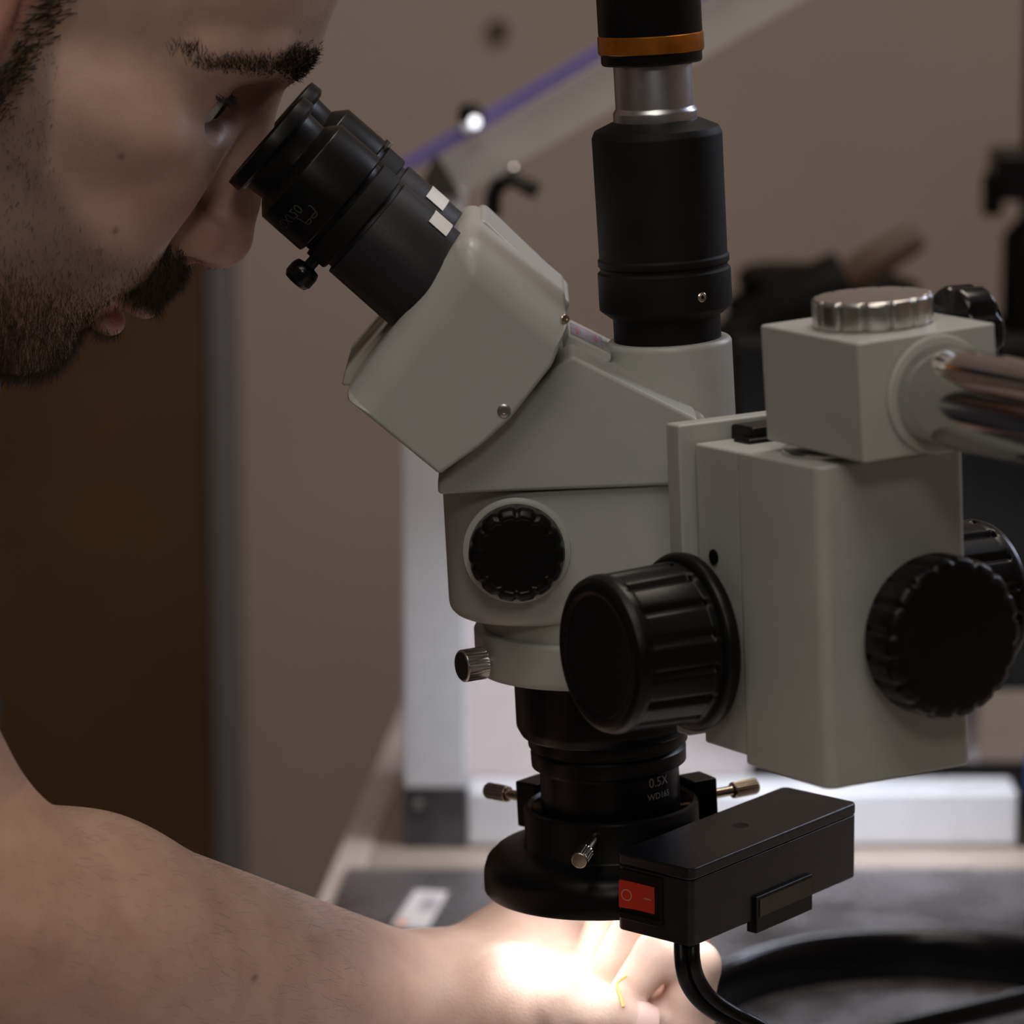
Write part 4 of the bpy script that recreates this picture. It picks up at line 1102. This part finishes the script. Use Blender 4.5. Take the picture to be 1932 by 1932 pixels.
lashp = head * np.exp(-((b_ - 2.8) / 1.2) ** 2) * (a_ > -6) * (np.abs(np.abs(c_) - 32) < 13) * (a_ < 8)
strands('eyelashes', 'hair_dark', lashp + 1e-12, 260, lambda l: 6 + 0 * l[:, 0], .12, lambda l: np.tile(HF * 1.2 - HU * .3, (len(l), 1)), .15)
fl = ((V[:, 2] < zt[3] + 6) & (V[:, 0] > -215) & (V[:, 0] < -55)).astype(float) * (Nn[:, 1] < .3)
strands('arm_hair', 'beard_hair', fl + 1e-12, 1900, lambda l: 6 + 0 * l[:, 0], .032, lambda l: np.tile(np.array([1.0, 0, -.3]), (len(l), 1)), .3)
# thumb nail
tn = Vector(THU[2] * .001); td_ = Vector(THU[2] - THU[1]).normalized(); tup = Vector((0, -.72, .69)); tup = (tup - td_ * tup.dot(td_)).normalized(); tsd = td_.cross(tup)
vs = []; fs = []
for i in range(7):
    for j in range(7):
        u_, v_ = -1 + 2 * i / 6, -1 + 2 * j / 6
        sq = math.sqrt(max(0, 1 - .25 * v_ * v_)); an = u_ * .85 * sq
        vs.append(tn + td_ * (.001 + v_ * .006) + (tsd * math.sin(an) + tup * math.cos(an)) * (.0094 - .0006 * (v_ > 0) * v_))
for i in range(6):
    for j in range(6): fs.append([i * 7 + j, i * 7 + j + 1, (i + 1) * 7 + j + 1, (i + 1) * 7 + j])
MB().add(vs, fs).build('thumb_nail', 'nail', PER)
# shirt and trousers
SHF = Field(steps((-780, -60, 9)), steps((-300, 340, 8)), steps((PEL[2] - 60, NB[2] + 60, 8)))
SHF.cone(NB + np.array([-8, 0, -30]), PEL, 98, 128, 30, flat=(np.array([.95, 0, .3]), 1.13))
SHF.cone(SHR, SHL, 69, 69, 40); SHF.cone(np3(at(-720, 1000, -.06)), np3(at(-720, 1000, .08)), 112, 112, 40)
SHF.cone(SHL, SHL + .62 * (ELL - SHL), 59, 56, 18); SHF.cone(SHR, SHR + .62 * (ELR - SHR), 60, 57, 18)
Vs, Fs = SHF.mesh(); Vs = relax(Vs, Fs, 3)
mesh_object('shirt', Vs, Fs, 'shirt_cloth', PER)['label'] = 'dark grey shirt'
KN = [np3(at(-150, 2760, y_)) for y_ in (-.13, .15)]; HPJ = [PEL + np.array([0, y_, -70]) for y_ in (-85, 95)]
TRF = Field(steps((-780, 60, 10)), steps((-300, 340, 9)), steps((-752, PEL[2] + 90, 9)))
TRF.cone(HPJ[0], HPJ[1], 108, 108, 30); TRF.cone(PEL, PEL + np.array([0, 0, 40]), 132, 130, 30)
for kn, hp2 in zip(KN, HPJ):
    kn = np.array([-240.0, hp2[1] * 1.3, -165.0]); TRF.cone(hp2, kn, 86, 64, 20); TRF.cone(kn, np.array([kn[0] - 30, kn[1], -690.0]), 64, 48, 14)
Vt, Ft = TRF.mesh(); Vt = relax(Vt, Ft, 3)
mesh_object('trousers', Vt, Ft, 'trouser_cloth', PER)
for hp2 in HPJ:
    yk = hp2[1] * 1.3
    MB().tube([(-.32, yk * .001, -.715), (-.27, yk * .001, -.70), (-.19, yk * .001, -.712), (-.13, yk * .001, -.725)], [.034, .044, .04, .024], 16).build('shoe', 'leather_black', PER)
# stool under the person
sz = float(HPJ[0][2] - 108) * .001
stl = thing('stool', (PEL[0] * .001, PEL[1] * .001, -.75), 'black round work stool under the seated person', 'stool')
MB().lathe((PEL[0] * .001, PEL[1] * .001, sz - .062), (0, 0, 1), cham([(0, 0), (180, 0), (185, 20), (185, 50), (170, 60), (0, 60)], 6), 48).build('seat', 'leather_black', stl)
MB().lathe((PEL[0] * .001, PEL[1] * .001, -.70), (0, 0, 1), cham([(0, 0), (25, 0), (25, (sz - .0625 + .70) * 1000), (0, (sz - .0625 + .70) * 1000)], 1), 24).build('column', 'chrome', stl)
for i in range(5):
    an = 2 * math.pi * i / 5 + .3
    MB().tube([(PEL[0] * .001, PEL[1] * .001, -.69), (PEL[0] * .001 + .28 * math.cos(an), PEL[1] * .001 + .28 * math.sin(an), -.735)], [.02, .014], 10).build('leg', 'black_matte', stl)
# thin orange wire held in the fingers
wi = MB().tube(catmull([P3(*t) * .001 for t in ((1182, 1842, -30), (1165, 1856, -34), (1171, 1880, -39), (1176, 1900, -43))], 6), .0005, 8).build('wire', 'wire_orange', origin=Vector(P3(1172, 1880, -24) * .001))
tag(wi, 'thin orange wire held between thumb and fingers under the ring light', 'wire')
